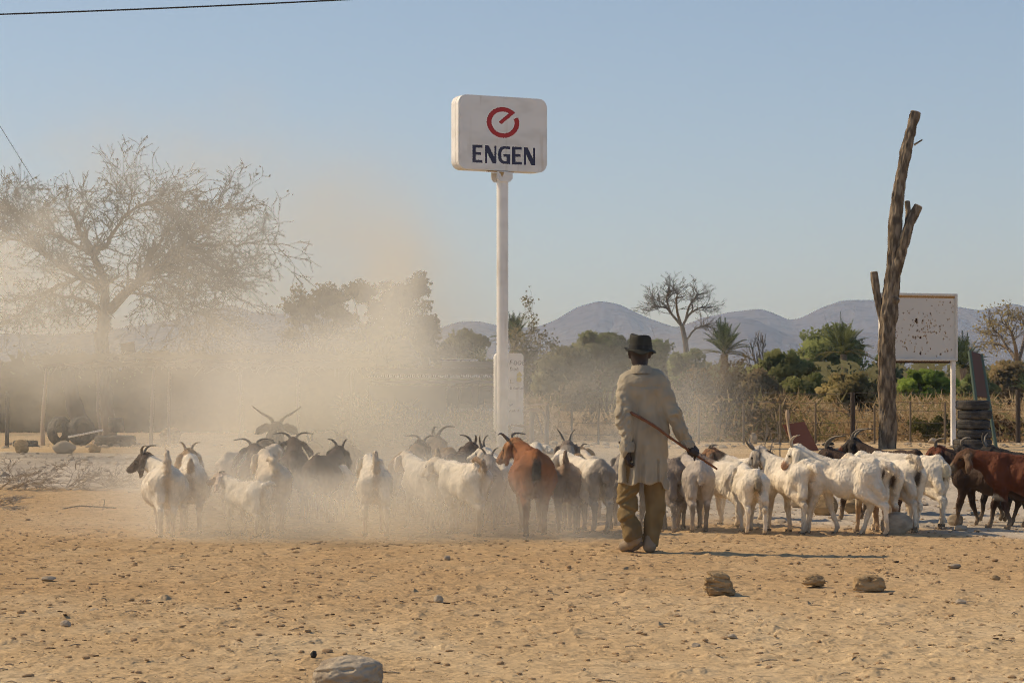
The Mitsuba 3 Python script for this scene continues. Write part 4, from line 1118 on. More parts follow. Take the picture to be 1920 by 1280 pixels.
# --- the big leafless thorn tree on the left
def big_tree():
    rng = np.random.default_rng(421)
    D = 72.0
    P = lambda x, y, dy=0.0: at(x, y, D + dy)
    limbs = [([(205, 832, 0), (196, 720, 0), (192, 640, 0), (200, 590, 0)], 0.24, 0.20), ([(200, 590, 0), (196, 540, 0.3), (178, 470, 0.8), (150, 400, 1.0), (130, 340, 1.4)], 0.17, 0.04),
             ([(202, 585, 0), (250, 540, -0.3), (300, 505, -0.8), (345, 470, -1.2), (380, 450, -1.6)], 0.16, 0.07), ([(345, 470, -1.2), (400, 448, -1.5), (450, 440, -2), (520, 437, -2.4), (585, 437, -2.8)], 0.08, 0.010),
             ([(300, 505, -0.8), (350, 500, 0.4), (400, 520, 1.0), (460, 545, 1.5)], 0.07, 0.012), ([(250, 540, -0.3), (285, 480, 0.8), (320, 420, 1.4), (350, 360, 2.0)], 0.09, 0.014),
             ([(320, 480, -1.0), (380, 420, -1.4), (430, 380, -1.8), (455, 345, -2.2)], 0.07, 0.010), ([(196, 540, 0.3), (150, 520, -0.8), (90, 470, -1.6), (40, 430, -2.2), (0, 400, -2.6)], 0.10, 0.02),
             ([(178, 470, 0.8), (215, 410, 0), (240, 350, -0.6), (250, 300, -1)], 0.08, 0.012), ([(178, 470, 0.8), (110, 420, 1.5), (60, 370, 2.2)], 0.07, 0.012), ([(200, 590, 0), (150, 560, 1.4), (80, 560, 2.4), (20, 600, 3)], 0.08, 0.014),
             ([(150, 520, -0.8), (100, 540, -1.6), (40, 560, -2.4), (-30, 560, -3)], 0.07, 0.014), ([(300, 505, -0.8), (340, 540, -1.6), (390, 570, -2.4), (430, 600, -2.8)], 0.05, 0.010), ([(250, 540, -0.3), (300, 560, 1), (360, 580, 1.8), (420, 585, 2.4)], 0.05, 0.010),
             ([(90, 470, -1.6), (50, 400, -2.2), (20, 345, -2.6)], 0.06, 0.012), ([(240, 350, -0.6), (290, 330, -1.2), (340, 330, -1.6)], 0.04, 0.010), ([(345, 470, -1.2), (390, 480, -2), (440, 500, -2.6), (490, 515, -3)], 0.05, 0.010),
             ([(40, 430, -2.2), (-30, 420, -2.6), (-90, 440, -3)], 0.04, 0.010), ([(0, 400, -2.6), (-60, 380, -3), (-110, 390, -3.4)], 0.04, 0.010), ([(20, 600, 3), (-40, 620, 3.2), (-90, 650, 3.4)], 0.04, 0.01)]
    k = thing('thorn_tree', 'wide spreading leafless thorn tree standing in dust at the left edge', 'tree')
    segs, tips = [], []
    for pts, r0, r1 in limbs:
        pts = [(x - max(0, x - 260) * 0.22, y + max(0, 500 - y) * 0.30, dy) for x, y, dy in pts]
        line = smooth_line([P(*p) for p in pts], 16)
        line[1:-1] += rng.normal(size=(14, 3)) * 0.03
        segs.append((line, np.linspace(r0, r1, 16), 7))
    put('trunk', wood(segs[:1]), 'mat_bark', k, smooth=True)
    for sgm in segs[1:]:
        put('limb', wood([sgm]), 'mat_bark', k, smooth=True)
    tw = []
    for li, (line, rr, _) in enumerate(segs[1:]):
        start = 3 if li < 2 else 1
        for j in range(start, 16):
            for q_ in range(3):
                d = unit(line[min(j + 1, 15)] - line[max(j - 1, 0)]); sd = rng.normal(size=3) * [1, 1, 0.85]; sd -= d * np.dot(sd, d)
                grow(line[j], unit(d * 0.75 + unit(sd) * 0.85 + [0, 0, -0.05]), rng.uniform(0.5, 0.95), max(0.016, rr[j] * 0.36), 3 if q_ == 0 else 2, rng, tw, tips, 0.75, 0.0, (2, 3), 0.70, 0.15, 0.66, 0.008, 0.35)
    put_twigs('twigs', tw, k, (0.16, 0.125, 0.09))
    m, c = leaves(np.array(tips), 0.14, 3600, 0.06, (0.17, 0.14, 0.09), rng, var=0.05)
    put_soft('leaflets', m, 'mat_leaf', k, soft_normals(m[0], P(200, 480), rng), c)
    labels[k + '__leaflets'] = {'kind': 'stuff'}


big_tree()


def flat_acacia(px, py_top, py_base, width, depth, label, seed, leafn=2500, leafc=(0.22, 0.19, 0.12), mat='mat_bark', trunk_top=0.45, r=0.16, level=4, name='acacia_tree', flat=0.45, leaf=0.12, spread=0.7):
    rng = np.random.default_rng(13000 + seed)
    top = at(px, py_top, depth); g = np.array([top[0], depth, -0.05]); h = top[2]; w = width * depth / FOCAL
    segs, tips = [], []
    fork = g + np.array([rng.normal() * 0.1, 0, h * trunk_top])
    tr = (smooth_line([g, (g + fork) / 2 + rng.normal(size=3) * 0.1, fork], 8), np.linspace(r, r * 0.75, 8), 8)
    for i in range(6):
        a = i * 1.05 + rng.uniform(-0.3, 0.3)
        grow(fork, [math.cos(a) * 0.75, math.sin(a) * 0.75, 0.85], h * 0.30, r * 0.5, level - 1, rng, segs, tips, spread, 0.04, (2, 3), 0.68, 0.2, 0.62, 0.008 + 0.00006 * depth, flat)
    allp = np.vstack([p for p, _, _ in segs])
    A = np.array([(w / 2) / np.percentile(np.abs(allp[:, 0] - fork[0]), 98)] * 2 + [(h - fork[2]) / np.percentile(allp[:, 2] - fork[2], 99)])
    segs = [((p - fork) * A + fork, rr, s) for p, rr, s in segs]; tips = (np.array(tips) - fork) * A + fork
    k = thing(name, label, 'tree')
    put('trunk', wood([tr]), mat, k, smooth=True)
    put_twigs('branches', segs, k, (0.19, 0.155, 0.115))
    if leafn:
        m, c = leaves(tips, 0.45, leafn, leaf, leafc, rng, flat=0.5, var=0.12)
        b = put_soft('foliage', m, 'mat_leaf', k, soft_normals(m[0], fork + [0, 0, (h - fork[2]) * 0.3], rng, jit=0.04), c); labels[b] = {'kind': 'stuff'}
    return k


def limb_tree(label, D, trunk, limbs, seed, name='acacia_tree', tw_len=(0.8, 1.4), tw_r=0.02, level=3, leafn=0, leafc=(0.2, 0.17, 0.1), mat='mat_bark', leaf=0.12):
    """A tree drawn by its main limbs, each carrying flat sprays of twigs."""
    rng = np.random.default_rng(17000 + seed)
    s = D / FOCAL
    k = thing(name, label, 'tree')
    put('trunk', wood([(smooth_line([at(x, y, D) for x, y in trunk], 12), np.linspace(0.0013 * D, 0.0009 * D, 12), 8)]), mat, k, smooth=True)
    tw, tips = [], []
    for pts, r0, r1 in limbs:
        dy = rng.normal() * 0.6
        line = smooth_line([at(x, y, D + dy * i) for i, (x, y) in enumerate(pts)], 14)
        put('limb', wood([(line, np.linspace(r0, r1, 14), 6)]), mat, k, smooth=True)
        for j in range(5, 14):
            for q_ in range(2):
                d = unit(line[min(j + 1, 13)] - line[max(j - 1, 0)]); sd = rng.normal(size=3) * [1, 1, 0.5]; sd -= d * np.dot(sd, d)
                grow(line[j], unit(d * 0.7 + unit(sd) * 0.9 + [0, 0, 0.15]), rng.uniform(*tw_len), tw_r * 1.6, level - 1, rng, tw, tips, 0.75, 0.02, (2, 3), 0.66, 0.14, 0.7, tw_r * 0.7, 0.5)
    put_twigs('twigs', tw, k, (0.17, 0.14, 0.105))
    if leafn:
        m, c = leaves(np.array(tips), 0.35, leafn, leaf, leafc, rng, flat=0.4)
        b = put_soft('foliage', m, 'mat_leaf', k, soft_normals(m[0], at(*trunk[-1], D), rng), c); labels[b] = {'kind': 'stuff'}


limb_tree('nearly bare flat topped acacia rising above the bushes behind the herder', 150, [(1288, 700), (1286, 650), (1279, 612)],
          [([(1279, 612), (1262, 592), (1242, 568), (1226, 562)], 0.10, 0.03), ([(1279, 612), (1292, 590), (1310, 578), (1326, 576)], 0.09, 0.03), ([(1276, 606), (1270, 585), (1268, 562), (1272, 547)], 0.10, 0.03),
           ([(1286, 598), (1292, 575), (1302, 560), (1308, 552)], 0.09, 0.03), ([(1258, 587), (1252, 570), (1250, 556), (1256, 547)], 0.08, 0.03), ([(1286, 640), (1300, 620), (1314, 612), (1326, 610)], 0.07, 0.03), ([(1252, 578), (1238, 575), (1228, 574)], 0.06, 0.03)], 1, tw_len=(0.45, 0.85), tw_r=0.016, leafn=0)
flat_acacia(598, 545, 700, 112, 120, 'hazy round topped acacia behind the dust, left of the taller one', 2, leafn=5500, leafc=(0.22, 0.19, 0.11), r=0.2, trunk_top=0.45)
flat_acacia(715, 532, 700, 150, 112, 'tall leafy acacia half hidden by the dust plume', 3, leafn=9000, leafc=(0.20, 0.185, 0.10), r=0.24, trunk_top=0.4)
flat_acacia(1422, 625, 700, 48, 118, 'small dead tree between the palm and the dark green bush', 4, leafn=0, r=0.07, trunk_top=0.45, name='dead_tree')
limb_tree('thin spreading acacia with bare limbs at the right edge', 105, [(1918, 770), (1915, 715), (1908, 680)],
          [([(1908, 680), (1892, 655), (1872, 645), (1850, 640)], 0.10, 0.025), ([(1908, 680), (1904, 650), (1895, 620), (1880, 605)], 0.10, 0.025), ([(1910, 676), (1920, 640), (1924, 610), (1920, 594)], 0.10, 0.025), ([(1890, 655), (1876, 630), (1862, 618)], 0.06, 0.02), ([(1912, 690), (1940, 660), (1960, 640)], 0.08, 0.02)], 2, tw_len=(0.35, 0.65), tw_r=0.011, leafn=800, leafc=(0.27, 0.23, 0.12), leaf=0.09)
flat_acacia(802, 585, 700, 80, 118, 'rounded dusty tree just left of the sign pole', 6, leafn=5000, leafc=(0.19, 0.18, 0.10), r=0.16, trunk_top=0.4)
palm(1358, 598, 664, 140, 102, 'dark green date palm right of the bare acacia', 1)
palm(1582, 600, 664, 140, 126, 'olive date palm in front of the pale green tree', 2, base=(0.15, 0.17, 0.07), n=30)
palm(1806, 622, 690, 66, 112, 'date palm peeking out behind the right edge of the blank billboard', 3)
palm(964, 584, 640, 84, 100, 'date palm hidden behind the white sign pole', 4)
palm(895, 640, 690, 80, 100, 'small dusty palm over the low kiosk roof', 5, n=24)
palm(1927, 690, 735, 60, 88, 'small palm cut by the right edge', 6, n=22)
bush(1466, 650, 768, 120, 105, 'dark green rounded tree right of the bare dead tree', GREEN, OLIVE, n=9000, leaf=0.13, seed=1, name='leafy_tree', catg='tree', clumps=90)
bush(1556, 608, 745, 140, 152, 'pale green tree behind the olive date palm', (0.21, 0.25, 0.10), (0.25, 0.27, 0.10), n=11000, leaf=0.16, seed=2, name='leafy_tree', catg='tree', clumps=110)
bush(1598, 696, 800, 130, 80, 'yellowish tan bush left of the bare tree trunk', (0.26, 0.23, 0.10), (0.31, 0.25, 0.13), n=8000, leaf=0.10, seed=3, clumps=90)
bush(1738, 690, 768, 128, 86, 'bright green bush under the blank billboard', BRIGHT, (0.15, 0.22, 0.05), n=8000, leaf=0.09, seed=4, clumps=80)
bush(1828, 700, 790, 110, 92, 'dark green bush behind the tilted panel', GREEN, OLIVE, n=6000, leaf=0.10, seed=5, clumps=70)
bush(1900, 668, 800, 110, 98, 'olive brown bush at the right edge', (0.22, 0.18, 0.085), DRY, n=7000, leaf=0.11, seed=6, clumps=80)
bush(1130, 602, 765, 120, 105, 'green topped tree behind the herder\'s hat', (0.15, 0.175, 0.07), SAGE, n=9000, leaf=0.13, seed=7, name='leafy_tree', catg='tree', clumps=90)
bush(1215, 618, 775, 110, 110, 'dusky green tree just right of the hat', SAGE, GREEN, n=8000, leaf=0.13, seed=8, name='leafy_tree', catg='tree', clumps=90)
bush(1060, 640, 800, 130, 92, 'dusty sage bush left of the herder\'s shoulder', (0.23, 0.21, 0.12), SAGE, n=8000, leaf=0.11, seed=9, clumps=80)
bush(870, 612, 735, 110, 120, 'hazy olive tree above the kiosk roof', OLIVE, SAGE, n=7000, leaf=0.14, seed=10, name='leafy_tree', catg='tree', clumps=80)
bush(1290, 640, 780, 90, 108, 'low green bush below the bare acacia', GREEN, SAGE, n=6000, leaf=0.12, seed=11, clumps=70)
bush(1420, 690, 790, 110, 90, 'brownish green bush below the dead tree', (0.21, 0.18, 0.09), DRY, n=6000, leaf=0.10, seed=12, clumps=70)
bush(1668, 660, 770, 90, 125, 'grey green tree directly behind the bare tree trunk', SAGE, GREEN, n=6000, leaf=0.14, seed=13, name='leafy_tree', catg='tree', clumps=70)
bush(1505, 700, 790, 120, 94, 'mid green bush between the dark tree and the tan bush', (0.15, 0.17, 0.065), OLIVE, n=7000, leaf=0.10, seed=14, clumps=80)
thorn_bush(998, 566, 94, 92, 'tall spiky thorn tree with pale twigs beside the sign pole', 1, leafc=(0.19, 0.17, 0.09), nleaf=3200, level=5, stems=4, mat='mat_pale_twig', name='thorn_tree', leaf=0.07)
thorn_bush(1348, 676, 65.0, 150, 'leafless brown thorn bush inside the wire fence, right of the herder', 2, leafc=(0.16, 0.115, 0.05), nleaf=3200, level=5, stems=7)
thorn_bush(1272, 716, 66.0, 90, 'greyish thorn bush beside the herder\'s right arm', 3, leafc=(0.2, 0.16, 0.1), nleaf=1500, level=4, stems=6)
thorn_bush(1440, 745, 66.5, 110, 'thin brown brush left of the rusty sheet', 4, nleaf=1600, level=4, stems=7)
thorn_bush(1090, 700, 66.0, 110, 'dusty thorn bush left of the herder', 5, leafc=(0.2, 0.17, 0.11), nleaf=1800, level=4, stems=6)
thorn_bush(1555, 760, 67.0, 120, 'dry tangled brush right of the rusty sheet', 6, nleaf=1800, level=4, stems=8, leafc=STRAW)
thorn_bush(1745, 782, 64.0, 110, 'low dry shrub with a green foot between the trunk and billboard post', 7, nleaf=2000, level=4, stems=8, leafc=(0.12, 0.12, 0.04))
thorn_bush(1875, 775, 64.5, 90, 'rust brown dry shrub at the right fence post', 8, nleaf=2200, level=4, stems=8, leafc=(0.19, 0.115, 0.05))
thorn_bush(1660, 770, 66.0, 90, 'dry brush behind the foot of the bare trunk', 9, nleaf=1500, level=4, stems=7, leafc=STRAW)


def scrub(name, label, n, xr, yr, hr, colours, seed, blade=0.05, jit=0.10, tone=0.16):
    """Dense dry brush as one mass: many blades and twigs."""
    rng = np.random.default_rng(seed)
    y = rng.uniform(*yr, n); x = rng.uniform(*xr, n) * y / yr[0]
    keep = meshkit.fbm(np.stack([x * 0.35, y * 0.25, y * 0], -1), 3, seed)
    tall = hr[0] + (hr[1] - hr[0]) * smooth01(0.35, 0.65, keep)
    z = rng.random(n) ** 1.2 * tall
    d = rng.normal(size=(n, 3)) * [0.7, 0.7, 0.8]; d[:, 2] = np.abs(d[:, 2]); d /= np.linalg.norm(d, axis=1, keepdims=True)
    L = rng.uniform(0.15, 0.45, n)[:, None]
    sd = np.cross(d, rng.normal(size=(n, 3))); sd /= np.linalg.norm(sd, axis=1, keepdims=True)
    o = np.stack([x, y, z], 1)
    w = blade * rng.uniform(0.5, 1.3, n)[:, None]
    v = np.stack([o - sd * w * 0.5, o + sd * w * 0.5, o + d * L], 1).reshape(-1, 3)
    pal = np.array(colours)
    cc = pal[np.clip((meshkit.fbm(np.stack([x * 0.5, y * 0.4, y * 0 + 3], -1), 2, seed + 1) * 1.6 - 0.3 + rng.normal(size=n) * 0.18) * len(pal), 0, len(pal) - 1).astype(int)] * rng.uniform(1 - tone, 1 + tone, n)[:, None]
    nn = np.repeat(np.array([-0.35, -0.45, 0.75]) + rng.normal(size=(n, 3)) * jit, 3, 0); nn /= np.linalg.norm(nn, axis=1, keepdims=True)
    k = numbered(name)
    scene[k] = {'type': 'ply', 'filename': meshkit.write_ply((v, np.arange(3 * n).reshape(-1, 3)), False, None, np.clip(np.repeat(cc, 3, 0), 0.005, 0.9), nn), 'face_normals': False, 'bsdf': {'type': 'ref', 'id': 'mat_leaf'}}
    labels[k] = {'kind': 'stuff', 'label': label, 'category': 'brush'}


scrub('dry_brush', 'tangled dry grass and brush inside the wire fence', 60000, (-4.5, 16), (63.5, 84), (0.30, 1.15), [(0.46, 0.37, 0.24), (0.34, 0.26, 0.15), (0.31, 0.21, 0.115), (0.21, 0.19, 0.085), (0.40, 0.31, 0.19)], 77)
scrub('far_scrub', 'distant belt of mixed bushes below the hills', 70000, (-26, 26), (112, 240), (0.8, 2.7), [(0.215, 0.21, 0.115), (0.185, 0.18, 0.095)], 78, blade=0.6, jit=0.05, tone=0.08)
scrub('far_brush', 'dry brush and low bushes behind the dust on the left', 30000, (-19, -4), (78, 112), (0.15, 2.6), [(0.135, 0.112, 0.07)], 79, blade=0.30, jit=0.02, tone=0.04)

# ------------------------------------------------------------------ roadside things
def paint_white(p, n, uv):
    return mixc(mixc((0.81, 0.79, 0.755), (0.70, 0.67, 0.62), sst(0.35, 0.8, fbm(p.x * 1.6, p.y * 1.6, p.z * 3.2))), (0.52, 0.45, 0.36), sst(0.58, 0.85, fbm(p.x * 7.0, p.y * 7.0, p.z * 0.7)) * 0.55)


scene['mat_white_paint'] = rough(mikit.proc(paint_white), 0.45)
scene['mat_sign_face'] = rough(mikit.proc(paint_white), 0.35)
scene['mat_red_vinyl'] = rough((0.42, 0.022, 0.020), 0.4)
scene['mat_navy_vinyl'] = rough((0.022, 0.022, 0.060), 0.4)
scene['mat_rust_stain'] = rough((0.42, 0.26, 0.10), 0.7)


def frame_xf(o, ax_x, ax_z):
    """Maps local (x right, y out towards the viewer, z up) to the world."""
    ax_x = unit(ax_x); ax_z = unit(ax_z); ax_y = np.cross(ax_x, ax_z)
    return lambda v: np.asarray(o) + np.asarray(v)[:, :1] * ax_x + np.asarray(v)[:, 1:2] * ax_y + np.asarray(v)[:, 2:] * ax_z


from shapely.geometry import Polygon, Point, LineString, box as sbox
from shapely.ops import unary_union
from shapely import affinity


def extrude(poly, y0, y1):
    """Polygon in (x, z), extruded from y0 to y1 (y towards the viewer)."""
    out = []
    for g in getattr(poly, 'geoms', [poly]):
        m = trimesh.creation.extrude_polygon(g, y1 - y0, engine='earcut')
        v = np.array(m.vertices); out.append((np.stack([v[:, 0], v[:, 2] + y0, v[:, 1]], 1), np.array(m.faces)[:, ::-1]))
    return cat(out)


def rounded(w, h, r):
    return sbox(-w / 2 + r, -h / 2 + r, w / 2 - r, h / 2 - r).buffer(r, 10)


def sign_pole():
    D = 58.5
    s = D / FOCAL
    k = thing('petrol_sign', 'tall white pole sign with red ring emblem and navy lettering above the herd', 'sign')
    base = at(942, 836, D); base[2] = -0.1
    top = at(942, 322, D)
    put('pole', tube([base, [base[0], D, top[2] * 0.5], [base[0], D, top[2]]], 10.8 * s, 28), 'mat_white_paint', k, smooth=50)
    c = at(938, 252, D)
    yaw = math.radians(27)                                       # turned: its left end stands nearer
    ax_x = np.array([math.cos(yaw), math.sin(yaw), 0])
    W, H = 172 * s / math.cos(yaw) * 0.965, 139 * s
    f = frame_xf(c, ax_x, [0, 0, 1])
    R = 0.22
    for nm, y0, y1, sh in (('sign_box', -0.24, -0.012, 0.0), ('sign_box', 0.012, 0.15, 0.0), ('seam', -0.012, 0.012, 0.02)):
        v, fc = extrude(rounded(W - 2 * sh, H - 2 * sh, R), y0, y1)
        put(nm, (f(v), fc), 'mat_white_paint', k, smooth=35)
    v, fc = extrude(rounded(W - 0.07, H - 0.07, R - 0.035), 0.15, 0.158)
    put('face', (f(v), fc), 'mat_sign_face', k)
    # ring emblem: circle open at the upper right, with a bar from the centre to the upper end
    m, mz = W / 1180.0, H / 1040.0                                               # from a 1422 px wide view of the sign
    cx, cz, ro, ri = 748 - 748, 440, 220, 156
    th = [math.radians(a) for a in np.linspace(43, 382, 90)]
    arc = Polygon([(ro * math.cos(a), ro * math.sin(a)) for a in th] + [(ri * math.cos(a), ri * math.sin(a)) for a in th[::-1]])
    b = 43
    da, na = np.array([math.cos(math.radians(b)), math.sin(math.radians(b))]), np.array([-math.sin(math.radians(b)), math.cos(math.radians(b))])
    bar = Polygon([tuple(-8 * da - 4 * na + 0 * da), tuple(-40 * da * 0.9 - 4 * na), tuple(-36 * da + 46 * na), tuple(196 * da + 46 * na), tuple(224 * da - 4 * na)])
    ring = unary_union([arc, bar])
    ring = affinity.scale(ring, m * 0.98, mz * 0.98, origin=(0, 0)); ring = affinity.translate(ring, -0.003 * W, H * 0.150)
    v, fc = extrude(ring, 0.157, 0.164)
    put('emblem', (f(v), fc), 'mat_red_vinyl', k)
    # letters, drawn as in the photograph: heavy diagonals, thin uprights in N
    E = [(0, 0), (130, 0), (130, 34), (44, 34), (44, 96), (112, 96), (112, 130), (44, 130), (44, 186), (130, 186), (130, 220), (0, 220)]
    N = Polygon([(0, 0), (26, 0), (26, 134), (98, 0), (148, 0), (148, 220), (122, 220), (122, 80), (48, 220), (0, 220)])
    G = unary_union([Polygon([(164, 220), (80, 220), (40, 208), (12, 172), (0, 110), (12, 48), (40, 12), (80, 0), (164, 0), (164, 122), (76, 122), (76, 90), (118, 90), (118, 34), (86, 34), (60, 46), (48, 80), (46, 110), (48, 140), (60, 174), (86, 186), (164, 186)])])
    x = -0.5 * 826 + 6
    for poly, adv in ((Polygon(E), 166), (N, 168), (G, 190), (Polygon(E), 160), (N, 150)):
        g = affinity.translate(affinity.scale(affinity.translate(poly, x, 0), m, mz * 1.13, origin=(0, 0)), 0.0, -H * 0.408)
        v, fc = extrude(g, 0.157, 0.163)
        put('letter', (f(v), fc), 'mat_navy_vinyl', k)
        x += adv
    # collar plate under the box
    br = at(941, 331, D)
    g2 = frame_xf(br, ax_x, [0, 0, 1])
    pl = Polygon([(-0.21, 0.10), (0.21, 0.10), (0.21, -0.06), (0.13, -0.14), (-0.13, -0.14), (-0.21, -0.06)])
    for y0 in (0.135, -0.165):
        v, fc = extrude(pl, y0, y0 + 0.03)
        put('bracket', (g2(v), fc), 'mat_white_paint', k)
    v, fc = extrude(Polygon([(-0.17, 0.095), (-0.02, 0.095), (-0.05, 0.02), (-0.08, -0.04), (-0.11, 0.03)]), 0.165, 0.168)
    put('rust_stain', (g2(v), fc), 'mat_rust_stain', k)
    v, fc = extrude(Polygon([(-0.40, 0.115), (0.30, 0.115), (0.30, 0.10), (-0.40, 0.10)]), -0.05, 0.05)
    put('bracket', (g2(v), fc), 'mat_rust_stain', k)


sign_pole()


def text_on(k, f, text, height, x, z, y, mat, slant=0.0):
    m = meshkit.text_mesh(text, height, 0.004)
    v = np.array(m.vertices)
    v = np.stack([v[:, 0] + x + slant * v[:, 1], v[:, 2] + y, v[:, 1] + z], 1)
    put('lettering', (f(v), np.array(m.faces)[:, ::-1]), mat, k)


def price_board():
    D = 62.0; s = D / FOCAL
    k = thing('info_board', 'upright white information board half hidden behind the sign pole', 'sign')
    c = at(953.5, 736, D)
    f = frame_xf(c, [math.cos(0.30), math.sin(0.30), 0], [0, 0, 1])
    W, H = 55 * s, 148 * s
    v, fc = extrude(rounded(W, H, 0.10), -0.09, 0.09); put('board', (f(v), fc), 'mat_white_paint', k, smooth=35)
    v, fc = extrude(rounded(W - 0.05, H - 0.05, 0.08), 0.09, 0.095); put('face', (f(v), fc), 'mat_sign_face', k)
    scene['mat_dull_print'] = rough((0.10, 0.045, 0.05), 0.6)
    scene['mat_yellow_print'] = rough((0.62, 0.50, 0.10), 0.6)
    for t, h, px, py in (('Food', 0.135, 952, 684), ('free', 0.095, 953, 695), ('L_', 0.10, 953, 718), ('& Station', 0.068, 953, 730), ('al', 0.07, 953, 761), ('more', 0.075, 953, 772)):
        text_on(k, f, t, h, (px - 953.5) * s / math.cos(0.3) + 0.0, (736 - py) * s, 0.094, 'mat_dull_print', 0.2)
    v, fc = extrude(unary_union([affinity.translate(Polygon([(-0.08, 0), (0.08, 0), (0.05, 0.07), (0, 0.12), (-0.05, 0.07)]), 0.26, 0.42), affinity.translate(Point(0, 0).buffer(0.07), 0.25, 0.34)]), 0.0945, 0.098)
    put('emblem', (f(v), fc), 'mat_yellow_print', k)
    for x in (-0.25, 0.25):
        v, fc = box(x, 0, -H / 2 - 0.22, 0.10, 0.10, 0.46); put('leg', (f(v), fc), 'mat_white_paint', k)


price_board()


def billboard():
    D = 59.0; s = D / FOCAL
    k = thing('blank_billboard', 'blank white billboard peppered with rust holes behind the bare trunk', 'billboard')
    yaw = 0.33
    c = at(1722, 613, D); f = frame_xf(c, [math.cos(yaw), math.sin(yaw), 0], [0, 0, 1])
    W, H = 150 * s / math.cos(yaw), 122 * s
    rng = np.random.default_rng(5)

    def board_colour(p, n, uv):
        st = sst(0.55, 0.8, fbm(p.x * 2.0, p.z * 1.2, 3.0))
        return mixc((0.64, 0.615, 0.565), (0.57, 0.51, 0.43), st * 0.6)

    scene['mat_board'] = rough(mikit.proc(board_colour), 0.6)
    scene['mat_rust_hole'] = rough((0.055, 0.030, 0.018), 0.9)
    scene['mat_rust_edge'] = rough((0.40, 0.24, 0.10), 0.8)
    holes = []
    for i in range(170):
        cl = rng.random() < 0.6
        x = (rng.normal() * 0.22 + 0.12) if cl else rng.uniform(-0.46, 0.46)
        z = (rng.normal() * 0.20 - 0.02) if cl else rng.uniform(-0.46, 0.46)
        if abs(x) > 0.465 or abs(z) > 0.455:
            continue
        r = rng.uniform(0.005, 0.015) * (1.8 if rng.random() < 0.10 else 1)
        pts = [(x * W + r * rng.uniform(0.6, 1.3) * math.cos(a), z * H + r * 1.4 * rng.uniform(0.6, 1.3) * math.sin(a)) for a in np.linspace(0, 2 * np.pi, 8)[:-1]]
        holes.append(Polygon(pts).buffer(0))
    hs = unary_union(holes)
    v, fc = extrude(sbox(-W / 2, -H / 2, W / 2, H / 2).difference(hs), -0.012, 0.012); put('sheet', (f(v), fc), 'mat_board', k)
    v, fc = extrude(unary_union([h.buffer(0.006) for h in holes]).difference(hs).intersection(sbox(-W / 2 + .06, -H / 2 + .06, W / 2 - .06, H / 2 - .06)), 0.012, 0.0135)
    n = put('rust_spots', (f(v), fc), 'mat_rust_edge', k); labels[n] = {'kind': 'stuff'}
    v, fc = extrude(sbox(-W / 2 + .02, -H / 2 + .02, W / 2 - .02, H / 2 - .02), -0.05, -0.03); put('backing', (f(v), fc), 'mat_rust_hole', k)
    for x0, z0, sx, sz in ((0, H / 2, W + .06, .06), (0, -H / 2, W + .06, .06), (-W / 2, 0, .06, H - .06), (W / 2, 0, .06, H - .06)):
        v, fc = box(x0, 0, z0, sx, 0.11, sz, bevel=0.008); put('frame', (f(v), fc), 'mat_board', k)
    v, fc = extrude(sbox(-W / 2 + .03, H / 2 - .085, W / 2 - .03, H / 2 - .03), 0.0125, 0.016); put('rust_streak', (f(v), fc), 'mat_rust_edge', k)
    for x in (W / 2 - 0.07, -W / 2 + 0.2):
        zb = -(c[2] + 0.1)
        v, fc = box(x, -0.02, (zb - H / 2 - 0.03) / 2, 0.11, 0.09, -H / 2 - 0.03 - zb, bevel=0.01); put('post', (f(v), fc), 'mat_white_paint', k)
    v, fc = box(0, -0.075, -H / 2 - 0.05, W * 0.9, 0.05, 0.07); put('cross_bar', (f(v), fc), 'mat_rust_hole', k)


billboard()


def tilted_panel():
    D = 57.5
    k = thing('tilted_panel', 'dull brown panel on two leaning green poles beside the tyre stack', 'sign')
    scene['mat_brown_panel'] = rough((0.115, 0.065, 0.05), 0.7)
    scene['mat_green_pole'] = rough((0.075, 0.115, 0.085), 0.5)
    A0, A1, B0, B1 = at(1818, 658, 57.6), at(1841, 838, 57.0), at(1840, 664, 57.75), at(1868, 840, 57.15)
    for a, b in ((A0, A1), (B0, B1)):
        put('pole', tube([a, (a + b) / 2, b], 0.045, 8), 'mat_green_pole', k, smooth=50)
    e = 0.47
    q = [A0, B0, B0 * (1 - e) + B1 * e, A0 * (1 - e) + A1 * e]
    n = unit(np.cross(q[1] - q[0], q[3] - q[0])) * 0.02
    v = np.array([p + n for p in q] + [p - n for p in q])
    fcs = np.array([(0, 1, 2), (0, 2, 3), (4, 6, 5), (4, 7, 6)] + [t for i in range(4) for t in ((i, i + 4, (i + 1) % 4), ((i + 1) % 4, i + 4, (i + 1) % 4 + 4))])
    put('panel', (v, fcs), 'mat_brown_panel', k)


tilted_panel()


def bark2(p, n, uv):
    return mixc((0.10, 0.08, 0.06), (0.30, 0.245, 0.18), sst(0.3, 0.75, fbm(p.x * 14.0, p.y * 14.0, p.z * 4.0)))


scene['mat_stump_bark'] = two({'type': 'diffuse', 'reflectance': mikit.proc(bark2)})
scene['mat_cut_wood'] = rough((0.46, 0.36, 0.24), 0.8)


